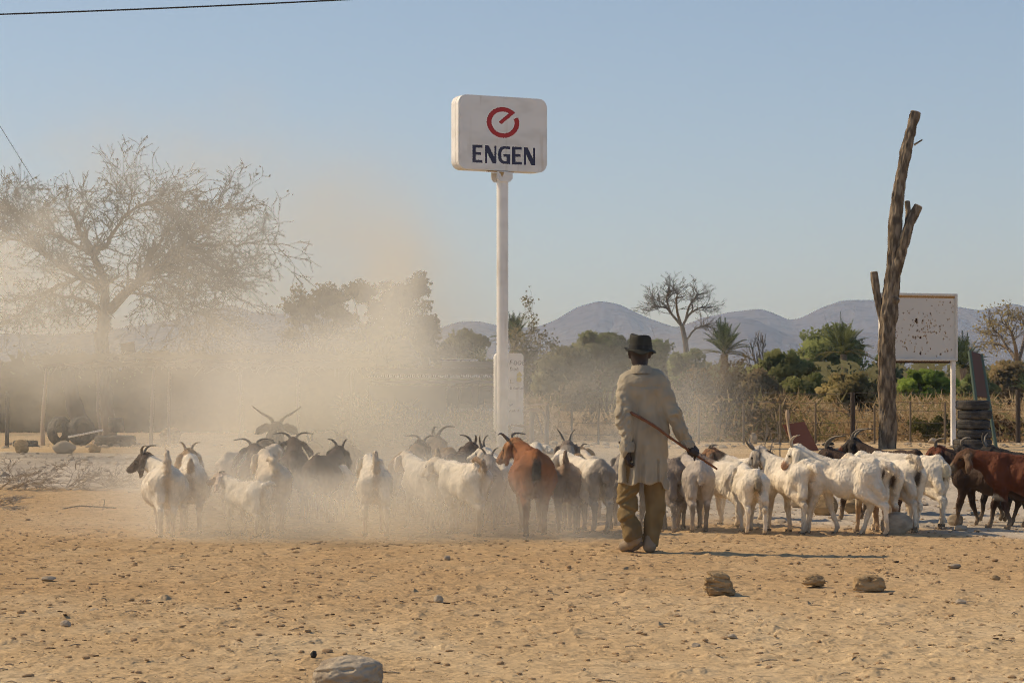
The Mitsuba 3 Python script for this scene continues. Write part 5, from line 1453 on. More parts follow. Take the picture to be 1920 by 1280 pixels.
def bare_trunk():
    D = 56.0; s = D / FOCAL
    k = thing('bare_trunk', 'tall lopped tree trunk with bark and three sawn limb stubs at right', 'dead tree')
    rng = np.random.default_rng(3)

    def limb(pts, wid, name):
        nr, ns = (190, 44) if name == 'trunk' else (60, 28)
        line = smooth_line([at(x, y, D + dy) for x, y, dy in pts], nr)
        r = np.interp(np.linspace(0, 1, nr), np.linspace(0, 1, len(wid)), wid) * s / 2
        v, f = tube(line, r, ns, cap=True)
        n = nr * ns
        c = np.repeat(line, ns, 0); rad = v[:n] - c
        ang = np.tile(np.arange(ns), nr) / ns * 2 * np.pi
        zz = np.repeat(np.linspace(0, np.linalg.norm(line[-1] - line[0]), nr), ns)
        ca, sa = np.cos(ang + 0.35 * zz), np.sin(ang + 0.35 * zz)
        rid = np.abs(meshkit.fbm(np.stack([ca * 3.4, sa * 3.4, zz * 1.7], -1), 4, 8) - 0.5) * 2
        crack = smooth01(0.10, 0.0, np.abs(meshkit.fbm(np.stack([ca * 2.6 + 5, sa * 2.6, zz * 0.9], -1), 2, 15) - 0.5))
        lump = meshkit.fbm(np.stack([ca, sa, zz * 0.9], -1) * 1.4, 2, 4) - 0.5
        v[:n] = c + rad * (0.90 + 0.42 * rid - 0.16 * crack + 0.24 * lump)[:, None]
        o = put(name, (v, f), 'mat_stump_bark', k, smooth=50)
        d = unit(line[-1] - line[-4])
        put('cut_end', tube([line[-1] - d * 0.005, line[-1] + d * 0.012], r[-1] * 0.86, 16), 'mat_cut_wood', o)

    limb([(1665, 845, 0), (1664, 740, 0), (1662, 660, 0), (1667, 590, 0), (1675, 500, 0), (1681, 400, 0), (1690, 330, 0), (1705, 260, 0), (1717, 210, 0)], [36, 33, 32, 33, 28, 25, 22, 20, 19], 'trunk')
    limb([(1677, 535, 0.0), (1686, 490, -0.1), (1696, 455, -0.15), (1706, 420, -0.15), (1722, 386, -0.15)], [16, 20, 20, 18, 17], 'limb')
    limb([(1700, 430, -0.05), (1703, 400, 0.15), (1701, 378, 0.2)], [10, 11, 11], 'limb')
    limb([(1661, 620, 0.05), (1650, 580, 0.1), (1643, 540, 0.1), (1639, 510, 0.1)], [14, 14, 15, 14], 'limb')
    for a, b, w in (((1714, 272), (1730, 262), 4), ((1696, 464), (1704, 462), 3), ((1677, 560), (1684, 566), 16)):
        put('knot' if w > 8 else 'twig', tube([at(*a, D - 0.1), at(*b, D - 0.15)], np.array([w, w * 0.7]) * s / 2, 8), 'mat_stump_bark', k, smooth=60)


bare_trunk()


# tyres
def rubber(p, n, uv):
    return mixc((0.030, 0.029, 0.027), (0.10, 0.085, 0.065), sst(0.45, 0.8, fbm(p.x * 6.0, p.y * 6.0, p.z * 6.0)) * 0.8)


scene['mat_rubber'] = rough(mikit.proc(rubber), 0.75)


def tyre_mesh(R, w, rin=0.55, lugs=44):
    seg = lugs * 4
    ang = np.arange(seg) * 2 * np.pi / seg
    prof = [(rin * R, -0.36 * w), (0.72 * R, -0.5 * w), (0.90 * R, -0.48 * w), (0.975 * R, -0.40 * w), (1.0 * R, -0.30 * w), (1.0 * R, -0.06 * w), (0.975 * R, -0.03 * w), (0.975 * R, 0.03 * w), (1.0 * R, 0.06 * w), (1.0 * R, 0.30 * w), (0.975 * R, 0.40 * w), (0.90 * R, 0.48 * w), (0.72 * R, 0.5 * w), (rin * R, 0.36 * w), (0.66 * R, 0.30 * w), (0.86 * R, 0.26 * w), (0.86 * R, -0.26 * w), (0.66 * R, -0.30 * w)]
    rows = []
    for r, z in prof:
        tread = 0.018 * R * (np.sin(ang * lugs + (3 if z > 0 else 0)) > 0.2) if r >= 0.97 * R else 0
        rows.append(np.stack([np.cos(ang) * (r - tread), np.sin(ang) * (r - tread), z + 0 * ang], 1))
    rows.append(rows[0])
    n = len(rows)
    a, b = np.meshgrid(np.arange(n - 1), np.arange(seg), indexing='ij')
    q = np.stack([a * seg + b, a * seg + (b + 1) % seg, (a + 1) * seg + (b + 1) % seg, (a + 1) * seg + b], -1).reshape(-1, 4)
    return np.vstack(rows), np.vstack([q[:, [0, 1, 2]], q[:, [0, 2, 3]]])


def tyre(c, R, w, label, rx=0.0, rz=0.0, group=None, lugs=44):
    v, f = tyre_mesh(R, w, lugs=lugs)
    cx, sx = math.cos(rx), math.sin(rx)
    v = np.stack([v[:, 0], v[:, 1] * cx - v[:, 2] * sx, v[:, 1] * sx + v[:, 2] * cx], 1)
    v, f = place((v, f), c, rz)
    return single('tyre', (v, f), 'mat_rubber', label, 'tyre', group, smooth=35)


stk = on_ground(1826, 843)
for i, (nm, dx, w) in enumerate((('bottom tyre of the stack beside the billboard post, with chunky tread', -0.03, 0.25), ('second tyre from the bottom of the stack at the billboard post', 0.02, 0.22), ('middle tyre of the stack at the billboard post', -0.01, 0.22), ('second tyre from the top of the stack at the billboard post', 0.03, 0.22), ('topmost tyre of the stack at the billboard post', -0.02, 0.22))):
    tyre((stk[0] + dx, stk[1], 0.0 + sum([0.25, 0.22, 0.22, 0.22, 0.22][:i]) + w / 2), (0.44 if i == 0 else 0.385), w * 0.99, nm, group=None, rz=0.7 * i)
for (px, py, R, w, lab, rz, rx) in ((112, 833, 0.36, 0.26, 'large tyre standing upright beside the leaning log, left of its twin', 1.0, math.pi / 2), (152, 833, 0.36, 0.26, 'large tyre standing upright under the white pipe', 0.8, math.pi / 2),
                                    (216, 836, 0.50, 0.28, 'wide tyre lying flat below the dark drum on the left', 0, 0), (48, 836, 0.30, 0.16, 'small tyre lying flat near the left rocks', 0, 0)):
    g = on_ground(px, py)
    tyre((g[0], g[1], (R if rx else w / 2) - 0.02), R, w, lab, rx=rx, rz=rz)

# rusty sheet with the stake, right of centre
scene['mat_rust_sheet'] = rough((0.17, 0.062, 0.035), 0.75)
D = 54.5
q = [at(1466, 798, D), at(1506, 789, D + 0.15), at(1545, 868, D + 0.3), at(1492, 872, D)]
q = [at(1467, 796, D), at(1508, 790, D + 0.12), at(1536, 846, D - 0.25), at(1494, 850, D - 0.3)]
n = np.array([0.0, -0.012, 0.003])
v = np.array([p + n for p in q] + [p - n for p in q])
fcs = np.array([(0, 1, 2), (0, 2, 3), (4, 6, 5), (4, 7, 6)] + [t for i in range(4) for t in ((i, i + 4, (i + 1) % 4), ((i + 1) % 4, i + 4, (i + 1) % 4 + 4))])
single('rusty_sheet', (v, fcs), 'mat_rust_sheet', 'tilted rust red metal sheet propped behind the white goats', 'metal sheet')
scene['mat_pale_wood'] = rough((0.42, 0.32, 0.22), 0.8)
scene['mat_grey_wood'] = rough((0.26, 0.21, 0.16), 0.85)
scene['mat_dark_wood'] = rough((0.055, 0.042, 0.033), 0.85)
st = smooth_line([at(1476, 768, D - 0.1), at(1478, 800, D - 0.12), at(1484, 830, D - 0.3), at(1488, 858, D - 0.5)], 14)
single('wooden_stake', tube(st, np.concatenate([[0.030, 0.046, 0.044], np.full(11, 0.030)]), 8), 'mat_pale_wood', 'pale knobbed wooden stake leaning in front of the rusty sheet', 'stake', smooth=60)

# wire fence
fk = thing('wire_fence', 'long wire fence of thin and thick posts in front of the dry brush', 'fence')
scene['mat_wire'] = rough((0.12, 0.105, 0.09), 0.5, metallic=0.3)
FD = 61.5
for px, thick, top in ((1072, 0, 760), (1122, 0, 758), (1394, 0, 758), (1463, 0, 757), (1529, 0, 756), (1599, 1, 735), (1640, 0, 760), (1707, 0, 752), (1772, 0, 754), (1837, 0, 756), (1909, 1, 730), (1985, 0, 755), (1240, 0, 760), (1310, 0, 757)):
    a = at(px, 830, FD); a[2] = -0.1; b = at(px, top, FD)
    put('post', tube([a, (a + b) / 2, b], 0.062 if thick else 0.028, 8), 'mat_dark_wood' if thick else 'mat_bark', fk, smooth=60)
for z in (0.25, 0.55, 0.85, 1.05, 1.28):
    xs = np.linspace(1.2, 14.0, 40)
    v = tube(np.stack([xs, 0 * xs + FD, z + 0.02 * np.sin(xs * 2.2)], 1), 0.006, 4)
    put('wire', v, 'mat_wire', fk)

# log railing beside the sign pole
rk = thing('log_railing', 'rough grey log railing between the information board and the herder', 'railing')
RD = 61.0
for a, b, r, m_ in (((980, 771), (1012, 769), 0.030, 'mat_pale_wood'), ((988, 763), (1026, 757), 0.024, 'mat_pale_wood'), ((958, 797), (994, 801), 0.034, 'mat_pale_wood'), ((1018, 772), (1022, 786), 0.03, 'mat_grey_wood')):
    A, Bq = at(*a, RD - 0.2), at(*b, RD - 0.2)
    put('rail', tube(smooth_line([A, (A + Bq) / 2 + [0, 0, 0.02], Bq], 8), r, 7), m_, rk, smooth=60)
for px, top, w in ((997, 770, 0.06), (1025, 757, 0.055), (955, 797, 0.05)):
    a = at(px, 835, RD); a[2] = -0.1; b = at(px, top, RD)
    put('post', tube([a, (a + b) / 2, b], w, 8), 'mat_grey_wood', rk, smooth=60)
for a, b in (((1006, 775), (1018, 815)), ((1004, 772), (996, 800))):
    put('brace', tube([at(*a, RD), at(*b, RD)], 0.022, 6), 'mat_grey_wood', rk, smooth=60)

# kiosk behind the dust
kk = thing('kiosk', 'low dusty kiosk with flat roof and white lettered fascia left of the sign pole', 'building')
scene['mat_plaster'] = rough((0.24, 0.21, 0.175), 0.85)
scene['mat_dark_roof'] = rough((0.06, 0.057, 0.05), 0.8)
scene['mat_glass_dark'] = rough((0.06, 0.06, 0.055), 0.2)
KD = 68.0
ks = KD / FOCAL
kx = lambda px: (px - 960) * ks
kz = lambda py: float(at(960, py, KD)[2])
def kbox(nm, x0, x1, y0, y1, d0, d1, mat, par=kk, bevel=0.0):
    z0, z1 = kz(y1), kz(y0)
    return put(nm, box((kx(x0) + kx(x1)) / 2, KD + (d0 + d1) / 2, (z0 + z1) / 2, kx(x1) - kx(x0), d1 - d0, z1 - z0, bevel=bevel), mat, par)


kbox('wall', 690, 934, 722, 830, 0.5, 3.4, 'mat_plaster')
rf = kbox('roof', 680, 940, 690, 701, -0.3, 3.8, 'mat_dark_roof')
fa = kbox('fascia', 682, 938, 701, 709, -0.32, -0.22, 'mat_plaster')
kbox('awning', 700, 936, 713, 719, -0.5, 0.5, 'mat_plaster')
kbox('roof_box', 828, 930, 677, 690, 0.6, 2.6, 'mat_plaster', rf)
kbox('ridge_pipe', 826, 896, 673, 676, 0.5, 0.6, 'mat_white_paint', rf)
w1 = kbox('window', 862, 884, 726, 757, 0.44, 0.5, 'mat_glass_dark')
kbox('door', 836, 858, 726, 800, 0.45, 0.5, 'mat_dark_roof')
kbox('counter', 852, 936, 767, 770, -0.1, 0.5, 'mat_white_paint')
kbox('window', 896, 922, 726, 757, 0.44, 0.5, 'mat_glass_dark')
rng = np.random.default_rng(12)
x = 690
lt = []
while x < 934:
    wd = rng.uniform(2.0, 4.0)
    if rng.random() > 0.18:
        lt.append(box((kx(x) + kx(x + wd)) / 2, KD - 0.325, (kz(707.4) + kz(703)) / 2 + rng.normal() * 0.004, (kx(x + wd) - kx(x)) * 0.86, 0.01, (kz(703) - kz(707.4)) * rng.uniform(0.7, 1.0)))
    x += wd + 0.8
n = put('fascia_print', cat(lt), 'mat_white_paint', kk); labels[n] = {'kind': 'stuff'}

# shade shelter, log posts and clutter on the far left
sk = thing('shade_shelter', 'rickety open shelter of crooked poles under a flat brush roof at left', 'shelter')
SD = 60.5
for nm, pts, r, m_ in (('post', [(80, 838), (80, 790), (84, 740), (88, 690)], 0.060, 'mat_pale_wood'), ('post', [(186, 836), (188, 800), (183, 760), (186, 690)], 0.050, 'mat_grey_wood'), ('post', [(283, 838), (284, 790), (286, 740), (288, 690)], 0.050, 'mat_grey_wood'),
                       ('post', [(318, 832), (316, 780), (318, 690)], 0.04, 'mat_grey_wood'), ('post', [(450, 832), (452, 780), (450, 690)], 0.05, 'mat_grey_wood'), ('post', [(560, 832), (558, 770), (560, 690)], 0.05, 'mat_grey_wood'), ('post', [(660, 832), (658, 770), (660, 690)], 0.05, 'mat_grey_wood')):
    line = smooth_line([at(a, b, SD) for a, b in pts], 16); line[0, 2] = -0.08
    put(nm, tube(line, np.linspace(r, r * 0.7, 16) * (1 + 0.08 * np.sin(np.arange(16))), 8), m_, sk, smooth=60)
for a, b in (((76, 686), (300, 676)), ((290, 680), (480, 676)), ((470, 680), (700, 674)), ((200, 672), (440, 680))):
    put('roof_pole', tube(smooth_line([at(*a, SD - 0.1), at((a[0] + b[0]) / 2, (a[1] + b[1]) / 2 - 2, SD), at(*b, SD)], 10), 0.035, 7), 'mat_grey_wood', sk, smooth=60)
scene['mat_twig_vc'] = two({'type': 'diffuse', 'reflectance': VC})
rng = np.random.default_rng(33)
nb = 5000
x = rng.uniform(at(70, 680, SD)[0], at(700, 680, SD)[0], nb); y = rng.uniform(SD - 0.3, SD + 5.5, nb); z = at(300, 676, SD)[2] + rng.normal(size=nb) * 0.06 + 0.04
d = rng.normal(size=(nb, 3)) * [1, 1, 0.25]; d /= np.linalg.norm(d, axis=1, keepdims=True)
sd = np.cross(d, rng.normal(size=(nb, 3))); sd /= np.linalg.norm(sd, axis=1, keepdims=True)
o = np.stack([x, y, z], 1)
v = np.stack([o - sd * 0.03, o + sd * 0.03, o + d * rng.uniform(0.2, 0.55, nb)[:, None]], 1).reshape(-1, 3)
n = put_soft('brush_roof', (v, np.arange(nb * 3).reshape(-1, 3)), 'mat_twig_vc', sk, np.tile(unit([-0.4, -0.5, 0.75]), (nb * 3, 1)), np.tile([0.20, 0.165, 0.115], (nb * 3, 1))); labels[n] = {'kind': 'stuff'}
t = smooth_line([at(172, 824, 62), at(150, 790, 62), at(136, 745, 62), at(126, 690, 62)], 16)
single('leaning_log', tube(t, np.linspace(0.27, 0.16, 16) * (1 + 0.06 * np.sin(np.arange(16) * 1.7)), 12), 'mat_dark_wood', 'thick dark leaning log behind the upright tyres', 'log', smooth=60)
a, b = at(13, 832, 59), at(14, 735, 59); a[2] = -0.1
single('fence_post', tube([a, (a + b) / 2, b], 0.05, 8), 'mat_dark_wood', 'lone dark wooden post at the left edge', 'post', smooth=60)
single('white_pipe', tube([at(128, 819, 58.6), at(160, 813, 58.8), at(193, 806, 59.0)], 0.022, 8), 'mat_white_paint', 'thin white pipe lying slanted across the upright tyre', 'pipe', smooth=60)
g = at(218, 822, 62.5)
single('dark_drum', tube([[g[0], g[1], 0.28], [g[0], g[1], 0.32], [g[0], g[1], 0.62], [g[0], g[1], 0.66]], [0.18, 0.20, 0.20, 0.18], 20), 'mat_rubber', 'small dark drum standing on the flat tyre', 'drum', smooth=40)
g = on_ground(206, 833)
single('flat_board', box(g[0], g[1], 0.05, 0.85, 1.6, 0.05, rz=0.2), 'mat_pale_wood', 'pale flat board lying on the sandy bank', 'board')
v, fcs = box(0, 0, 0, 0.36, 0.5, 0.02); v = v @ trimesh.transformations.rotation_matrix(-0.9, [1, 0.2, 0])[:3, :3].T + at(241, 657, 62)
single('tarp_patch', (v, fcs), 'mat_pale_wood', 'small pale tarpaulin corner on the shelter roof', 'tarpaulin')
cloth_specs = ((542, 645, 10, 16, 'small white cloth hanging leftmost on the line in the dust'), (574, 645, 8, 10, 'small white cloth hanging in the middle of the dusty line'), (594, 642, 7, 18, 'narrow white cloth hanging rightmost on the dusty line'))
for px, py, w, h, lab in cloth_specs:
    c = at(px, py, 80); s = 80 / FOCAL
    gx_, gz_ = np.meshgrid(np.linspace(-w / 2, w / 2, 9), np.linspace(-h / 2, h / 2, 9), indexing='xy')
    vv = np.stack([gx_ * s, 0.04 * np.sin(gx_ * 1.2 + gz_ * 0.2), gz_ * s], -1).reshape(-1, 3) + c
    a_, b_ = np.meshgrid(np.arange(8), np.arange(8), indexing='ij')
    qq = np.stack([a_ * 9 + b_, a_ * 9 + b_ + 1, (a_ + 1) * 9 + b_ + 1, (a_ + 1) * 9 + b_], -1).reshape(-1, 4)
    qq = np.vstack([qq[:, [0, 1, 2]], qq[:, [0, 2, 3]]])
    v2 = vv + [0, 0.006, 0]
    single('hanging_cloth', (np.vstack([vv, v2]), np.vstack([qq, qq[:, ::-1] + 81])), 'mat_white_paint', lab, 'cloth', smooth=True)
single('clothes_line', tube(smooth_line([at(505, 640, 80), at(570, 639, 80), at(640, 636, 80)], 12), 0.008, 4), 'mat_wire', 'thin line strung through the dust holding white cloths', 'line')

# overhead wires
def cable(name, a, b, r, label, sag=0.1):
    p = np.array([a * (1 - t) + b * t - np.array([0, 0, sag * 4 * t * (1 - t)]) for t in np.linspace(0, 1, 30)])
    single(name, tube(p, r, 6), 'mat_cable', label, 'cable')


scene['mat_cable'] = rough((0.02, 0.02, 0.022), 0.5)
cable('overhead_cable', at(-260, 35, 40), at(1000, -20, 40), 0.014, 'dark overhead cable crossing the top left of the sky', 0.05)
cable('overhead_cable', at(-120, 40, 66), at(150, 475, 71), 0.008, 'thin slanting cable running down into the thorn tree', 0.05)

# ------------------------------------------------------------------ stones, clods and dead branches
def stone_colour(p, n, uv):
    return mixc((0.46, 0.395, 0.30), (0.30, 0.25, 0.19), sst(0.3, 0.7, fbm(p.x * 11.0, p.y * 11.0, p.z * 16.0)))


def ochre_colour(p, n, uv):
    return mixc((0.42, 0.31, 0.18), (0.28, 0.20, 0.115), sst(0.3, 0.7, fbm(p.x * 9.0, p.y * 9.0, p.z * 26.0)))


def stone_bump(p, n, uv):
    return fbm(p.x * 30.0, p.y * 30.0, p.z * 40.0) * 0.012


bump = mikit.proc(stone_bump, 3e-3)
scene['mat_stone'] = two({'type': 'bumpmap', 'arbitrary': bump, 'scale': 1.0, 'bsdf': {'type': 'diffuse', 'reflectance': mikit.proc(stone_colour)}})
scene['mat_ochre_stone'] = two({'type': 'bumpmap', 'arbitrary': bump, 'scale': 1.0, 'bsdf': {'type': 'diffuse', 'reflectance': mikit.proc(ochre_colour)}})
scene['mat_pale_stone'] = diffuse(0.44, 0.37, 0.28)


def stone(px, py, w, h, label, mat='mat_stone', seed=0, deep=None, sub=3, rough_=0.22, rz=0.0, facets=5, sink=0.25, smooth=28):
    g = on_terrain(px, py); s = g[1] / FOCAL
    rx, rz_ = w * s / 2, h * s / (1 + 0.75) * 1.05
    m = rock_mesh(rx, deep or rx * 0.75, rz_, seed, sub, rough_, facets=facets)
    v, f = place(m, (0, 0, 0), rz)
    v = v + np.array([g[0], g[1] + (deep or rx * 0.75) * 0.6, g[2] + rz_ * 0.70])
    return single('rock', (v, f), mat, label, 'rock', smooth=smooth)


def layered_stone():
    g = on_terrain(1349, 1118); s = g[1] / FOCAL
    m = trimesh.creation.icosphere(subdivisions=5)
    v = np.array(m.vertices)
    v = np.sign(v) * np.abs(v) ** 0.55                                    # boxy block
    z = v[:, 2]
    band = z + 0.16 * v[:, 0] + 0.25 * (meshkit.fbm(v * 1.2, 2, 3) - 0.5)
    dent = sum(a * np.exp(-((band - b) / w) ** 2) for a, b, w in ((0.22, 0.55, 0.05), (0.30, 0.08, 0.06), (0.16, -0.22, 0.04), (0.24, -0.62, 0.05)))
    dent = dent * smooth01(0.35, 0.6, meshkit.fbm(v * 1.8 + 9, 2, 6))
    r = (1 - dent) * (1 + 0.55 * (meshkit.fbm(v * 1.7 + 5, 4, 9) - 0.5)) * (1 + 0.12 * np.sign(np.sin(band * 9)) * (meshkit.noise(v * 2, 4)))
    x = v[:, 0] * r * (1.0 - 0.18 * z) - 0.16 * z
    y = v[:, 1] * r * 0.8
    zz = z * (1 - 0.10 * v[:, 0] * (z > 0)) + 0.10 * (meshkit.fbm(v * 4, 3, 2) - 0.5)
    P = np.stack([x * 26 * s + g[0], y * 26 * s + g[1] + 0.08, zz * 24 * s + g[2] + 22 * s], 1)
    single('rock', (P, np.array(m.faces)), 'mat_ochre_stone', 'upright layered ochre stone, leftmost of the three right foreground rocks', 'rock', smooth=24)


layered_stone()
def block_stone(px, py, w, h, label, seed, mat, tilt=0.0, ex=0.5, rough_=0.3):
    g = on_terrain(px, py); s = g[1] / FOCAL
    m = trimesh.creation.icosphere(subdivisions=4); v = np.array(m.vertices)
    v = np.sign(v) * np.abs(v) ** ex
    v = v * (1 + rough_ * (meshkit.fbm(v * 1.5 + seed, 3, seed) - 0.5) + 0.14 * (meshkit.fbm(v * 4.5 + seed, 3, seed + 1) - 0.5))[:, None]
    ledge = smooth01(0.02, -0.02, meshkit.fbm(v * 1.3 + seed * 3, 2, seed + 4) - 0.46) * 0.13
    v = v * (1 - ledge[:, None])
    x, y, z = v[:, 0] * (1 - 0.10 * v[:, 2]), v[:, 1] * 0.8, v[:, 2] * (1 + tilt * v[:, 0])
    P = np.stack([x * w * s / 2 * 0.95, y * w * s / 2, z * h * s / 2 * 0.95 + h * s * 0.40], 1) + g + [0, w * s * 0.3, 0]
    single('rock', (P, np.array(m.faces)), mat, label, 'rock', smooth=24)


block_stone(1632, 1110, 60, 36, 'blocky ochre rock, largest of the right foreground', 41, 'mat_ochre_stone', -0.08)
block_stone(1526, 1098, 44, 24, 'wrinkled grey brown rock between the layered stone and the block', 52, 'mat_ochre_stone', 0.3, 0.7, 0.5)
def boulder():
    g = on_terrain(650, 1305); s = g[1] / FOCAL
    m = trimesh.creation.icosphere(subdivisions=5); v = np.array(m.vertices)
    v = np.sign(v) * np.abs(v) ** np.array([0.80, 0.80, 0.85])
    v *= (1 + 0.30 * (meshkit.fbm(v * 1.4 + 3, 3, 8) - 0.5) + 0.08 * (meshkit.fbm(v * 7, 3, 2) - 0.5))[:, None]
    edge = np.exp(-((v[:, 2] - 0.45 - 0.2 * v[:, 0]) / 0.09) ** 2) * smooth01(0.45, 0.6, meshkit.fbm(v * 3, 2, 5)) * (v[:, 1] < 0)
    v[:, 1] += edge * 0.12
    P = v * [66 * s, 0.115, 37 * s] + g + [0, 0.09, 33 * s]
    single('rock', (P, np.array(m.faces)), 'mat_stone', 'smooth pale boulder cut off by the bottom edge', 'rock', smooth=40)


boulder()
stone(122, 1175, 20, 12, 'single small whitish pebble on the sand at lower left', 'mat_pale_stone', 9)
stone(1790, 1066, 24, 10, 'low dark rock in front of the brown goat, far right', 'mat_stone', 10)
stone(1868, 1087, 18, 10, 'small tan stone near the right edge', 'mat_ochre_stone', 13)
stone(1803, 1134, 22, 12, 'dark angular stone at the right, below the low dark rock', 'mat_stone', 14, facets=8)
stone(822, 1128, 19, 13, 'dark pyramid shaped clod in the middle foreground', 'mat_stone', 15, facets=8)
stone(838, 1050, 14, 10, 'small dark pointed clod left of the middle, near the herd', 'mat_stone', 16, facets=8)
stone(1374, 1196, 20, 8, 'flat grey stone below the layered stone', 'mat_stone', 17)
stone(1306, 1214, 18, 10, 'dark clod at centre right, nearest of the pair below the layered stone', 'mat_stone', 18)
stone(588, 1232, 12, 13, 'tiny black upright stone above the boulder', 'mat_hat_band', 19, facets=6)
stone(90, 1089, 30, 9, 'pair like dark clod at the far left foreground', 'mat_stone', 20)
stone(176, 1147, 18, 7, 'dark clod left of the whitish pebble\'s row', 'mat_stone', 21)
# behind the herd on the right
stone(1548, 966, 50, 46, 'large pink tan rock seen under the striding white goat', 'mat_ochre_stone', 22, facets=9)
stone(1500, 952, 34, 34, 'pale broken rock left of the large pink tan rock', 'mat_pale_stone', 23, facets=7)
stone(1597, 962, 36, 30, 'tan rock between the legs of the white goats', 'mat_ochre_stone', 24, facets=7)
stone(1684, 1002, 62, 40, 'smooth grey boulder at the feet of the right white goats', 'mat_stone', 25, facets=3, rough_=0.15)
stone(1794, 984, 34, 20, 'round grey boulder left of the glossy brown goat', 'mat_stone', 26, facets=2, rough_=0.12)
stone(1824, 912, 40, 9, 'flat stones on the pale track at right', 'mat_pale_stone', 27)
stone(1830, 966, 26, 9, 'low stone beside the brown goat\'s front leg', 'mat_stone', 28)
# left bank
stone(38, 849, 30, 25, 'tan rock on the sandy bank, leftmost of the three', 'mat_ochre_stone', 29)
stone(120, 850, 42, 25, 'largest pale rock on the sandy bank under the upright tyres', 'mat_pale_stone', 30)
stone(177, 848, 24, 16, 'small tan rock on the sandy bank, right of the largest', 'mat_ochre_stone', 31)
stone(318, 832, 44, 30, 'dusty boulder behind the plump white goat', 'mat_ochre_stone', 32)
stone(1750, 831, 20, 10, 'pale pinkish stone at the foot of the green shrub', 'mat_pale_stone', 33)
stone(1413, 832, 14, 22, 'upright grey stone at the fence foot', 'mat_stone', 34)
stone(1553, 836, 22, 8, 'dark low stone by the fence, right of the rusty sheet', 'mat_hat_band', 35)


def scatter(name, label, n, seed, xr, yr, sizes, mat, kind='stuff', catg=None, flat=0.55, place_=None):
    rng = np.random.default_rng(seed)
    protos = [rock_mesh(1, 0.9, flat, 100 + i, 1, 0.35, facets=6) for i in range(10)]
    parts = []
    for i in range(n):
        y = yr[0] + (yr[1] - yr[0]) * rng.random() ** 0.9; x = rng.uniform(*xr) * y / 20.0
        if place_ is not None and not place_(x, y, rng):
            continue
        sz = sizes[0] * (sizes[1] / sizes[0]) ** (rng.random() ** 2.4)
        a = rng.uniform(0, 6.28); m = protos[i % 10]
        v = m[0] * sz * np.array([rng.uniform(0.8, 1.5), 1, rng.uniform(0.6, 1.2)])
        c, s = math.cos(a), math.sin(a)
        v = np.stack([v[:, 0] * c - v[:, 1] * s + x, v[:, 0] * s + v[:, 1] * c + y, v[:, 2] + sz * flat * 0.35], 1)
        parts.append((v, m[1], x, y))
    zz = terrain(np.array([p[2] for p in parts]), np.array([p[3] for p in parts]))
    v, f = cat([(p[0] + [0, 0, z], p[1]) for p, z in zip(parts, zz)])
    structure(name, (v, f), mat, label=label, kind=kind, cat=catg)


scene['mat_clod'] = diffuse(0.37, 0.255, 0.15)
scene['mat_dung'] = diffuse(0.085, 0.062, 0.042)
scatter('clods', 'crumbs of dry earth scattered over the trampled sand', 11000, 61, (-5.4, 5.4), (10.5, 30), (0.004, 0.023), 'mat_clod', flat=0.5)
scatter('dark_clods', 'dark dung and earth crumbs scattered over the sand', 2400, 62, (-5.4, 5.4), (10.5, 24), (0.004, 0.024), 'mat_dung', flat=0.32, place_=lambda x, y, r: r.random() < 0.12 + 1.6 * smooth01(0.5, 0.66, meshkit.fbm(np.array([[x * 0.9, y * 0.45, 2.0]]), 2, 6)[0]))
scatter('pebbles', 'pale gravel and broken stone on the track behind the herd', 2600, 63, (-5.2, 5.2), (23, 52), (0.015, 0.075), 'mat_pale_stone', place_=lambda x, y, r: 26.5 - 0.98 * x < y < 46 - 0.65 * x)
scatter('rubble', 'small stones along the foot of the wire fence', 420, 64, (-4.5, 4.6), (57, 62), (0.03, 0.12), 'mat_stone')


rng = np.random.default_rng(91)
ns = 420
y = rng.uniform(10.5, 24, ns); x = rng.uniform(-5.2, 5.2, ns) * y / 20; z = terrain(x, y) + 0.004
a = rng.uniform(0, 6.28, ns); L = rng.uniform(0.02, 0.09, ns)
st_ = [tube([[x[i], y[i], z[i]], [x[i] + math.cos(a[i]) * L[i] * .5, y[i] + math.sin(a[i]) * L[i] * .5, z[i] + 0.006], [x[i] + math.cos(a[i]) * L[i], y[i] + math.sin(a[i]) * L[i], z[i] + 0.002]], 0.0028, 4) for i in range(ns)]
structure('straw_litter', cat(st_), 'mat_pale_twig', label='broken straws and twig bits lying on the sand', kind='stuff')


scene['mat_dead_twig'] = diffuse(0.34, 0.285, 0.22)


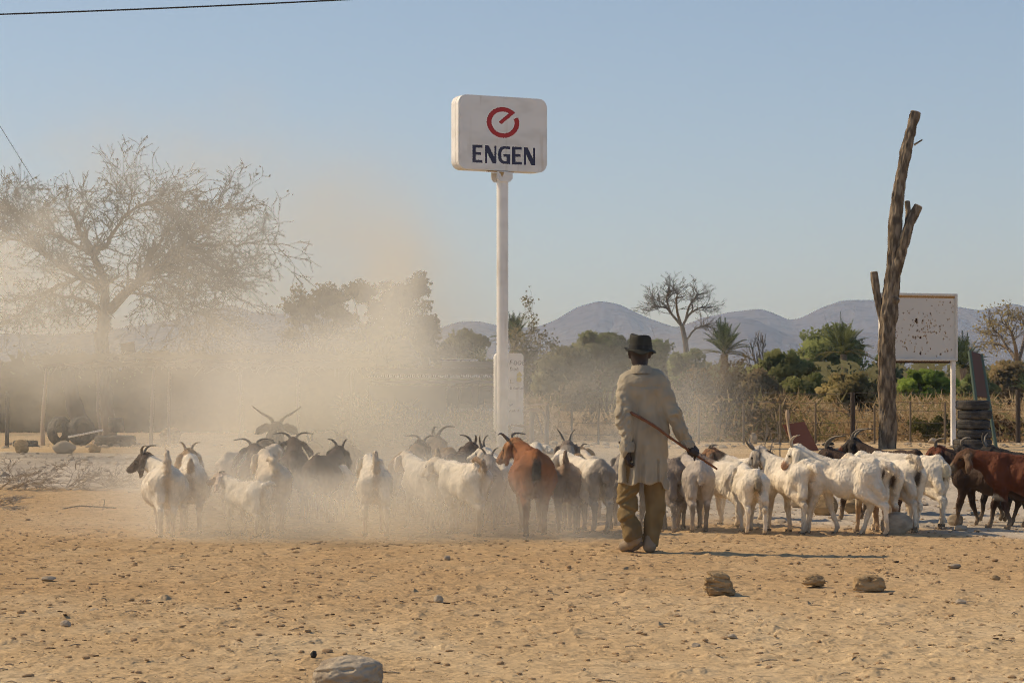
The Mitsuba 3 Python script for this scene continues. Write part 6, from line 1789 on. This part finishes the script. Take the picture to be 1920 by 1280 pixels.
def dead_branch(px, py, w, h, label, seed, mat='mat_dead_twig', n=5, lean=1.0):
    rng = np.random.default_rng(15000 + seed)
    g = on_terrain(px, py); s = g[1] / FOCAL
    segs, tips = [], []
    for i in range(n):
        a = rng.uniform(-1, 1)
        grow(np.zeros(3) + [rng.normal() * 0.1, rng.normal() * 0.15, 0], [lean * (0.9 + 0.4 * a), rng.normal() * 0.5, 0.45 + 0.3 * rng.random()], 0.8, 0.009, 3, rng, segs, tips, 0.75, 0.0, (3, 4), 0.66, 0.16, 0.62, 0.0030)
    P = np.vstack([p for p, _, _ in segs])
    sx = w * s / (P[:, 0].max() - P[:, 0].min()); sz = h * s / max(P[:, 2].max(), 0.05)
    off = -(P[:, 0].max() + P[:, 0].min()) / 2
    segs = [(((p + [off, 0, 0]) * [sx, 0.8, sz]) * np.array([1, 1, 1]) + g, r, q_) for p, r, q_ in segs]
    segs = [(np.stack([p[:, 0], p[:, 1], np.maximum(p[:, 2], g[2] + 0.005)], 1), r, q_) for p, r, q_ in segs]
    single('dead_branch', wood(segs), mat, label, 'branch')


dead_branch(50, 918, 190, 66, 'large grey dead branch heap at the left edge', 1, n=9)
dead_branch(150, 918, 150, 62, 'dead branch with one long limb pointing up right', 2, n=6)
dead_branch(228, 912, 80, 44, 'small tangle of dead twigs left of the plump white goat', 3, n=6)
dead_branch(20, 952, 80, 34, 'dead thorny twig nearest the camera at the left edge', 4, n=4)
tw = on_terrain(168, 955)
single('fallen_twig', cat([tube(smooth_line([tw + [-0.28, -0.1, 0.015], tw + [-0.12, 0, 0.04], tw + [0.1, 0.02, 0.03], tw + [0.30, 0, 0.02]], 12), 0.008, 5), tube([tw + [0.16, 0, 0.03], tw + [0.17, 0.0, 0.12]], [0.007, 0.004], 5)]), 'mat_twig', 'single bent twig lying on the sand left of the herd', 'twig')
thorn_bush(1450, 792, 45.0, 60, 'wispy bare twig sapling in front of the rusty sheet', 21, nleaf=0, level=3, stems=3, mat='mat_pale_twig', name='sapling')
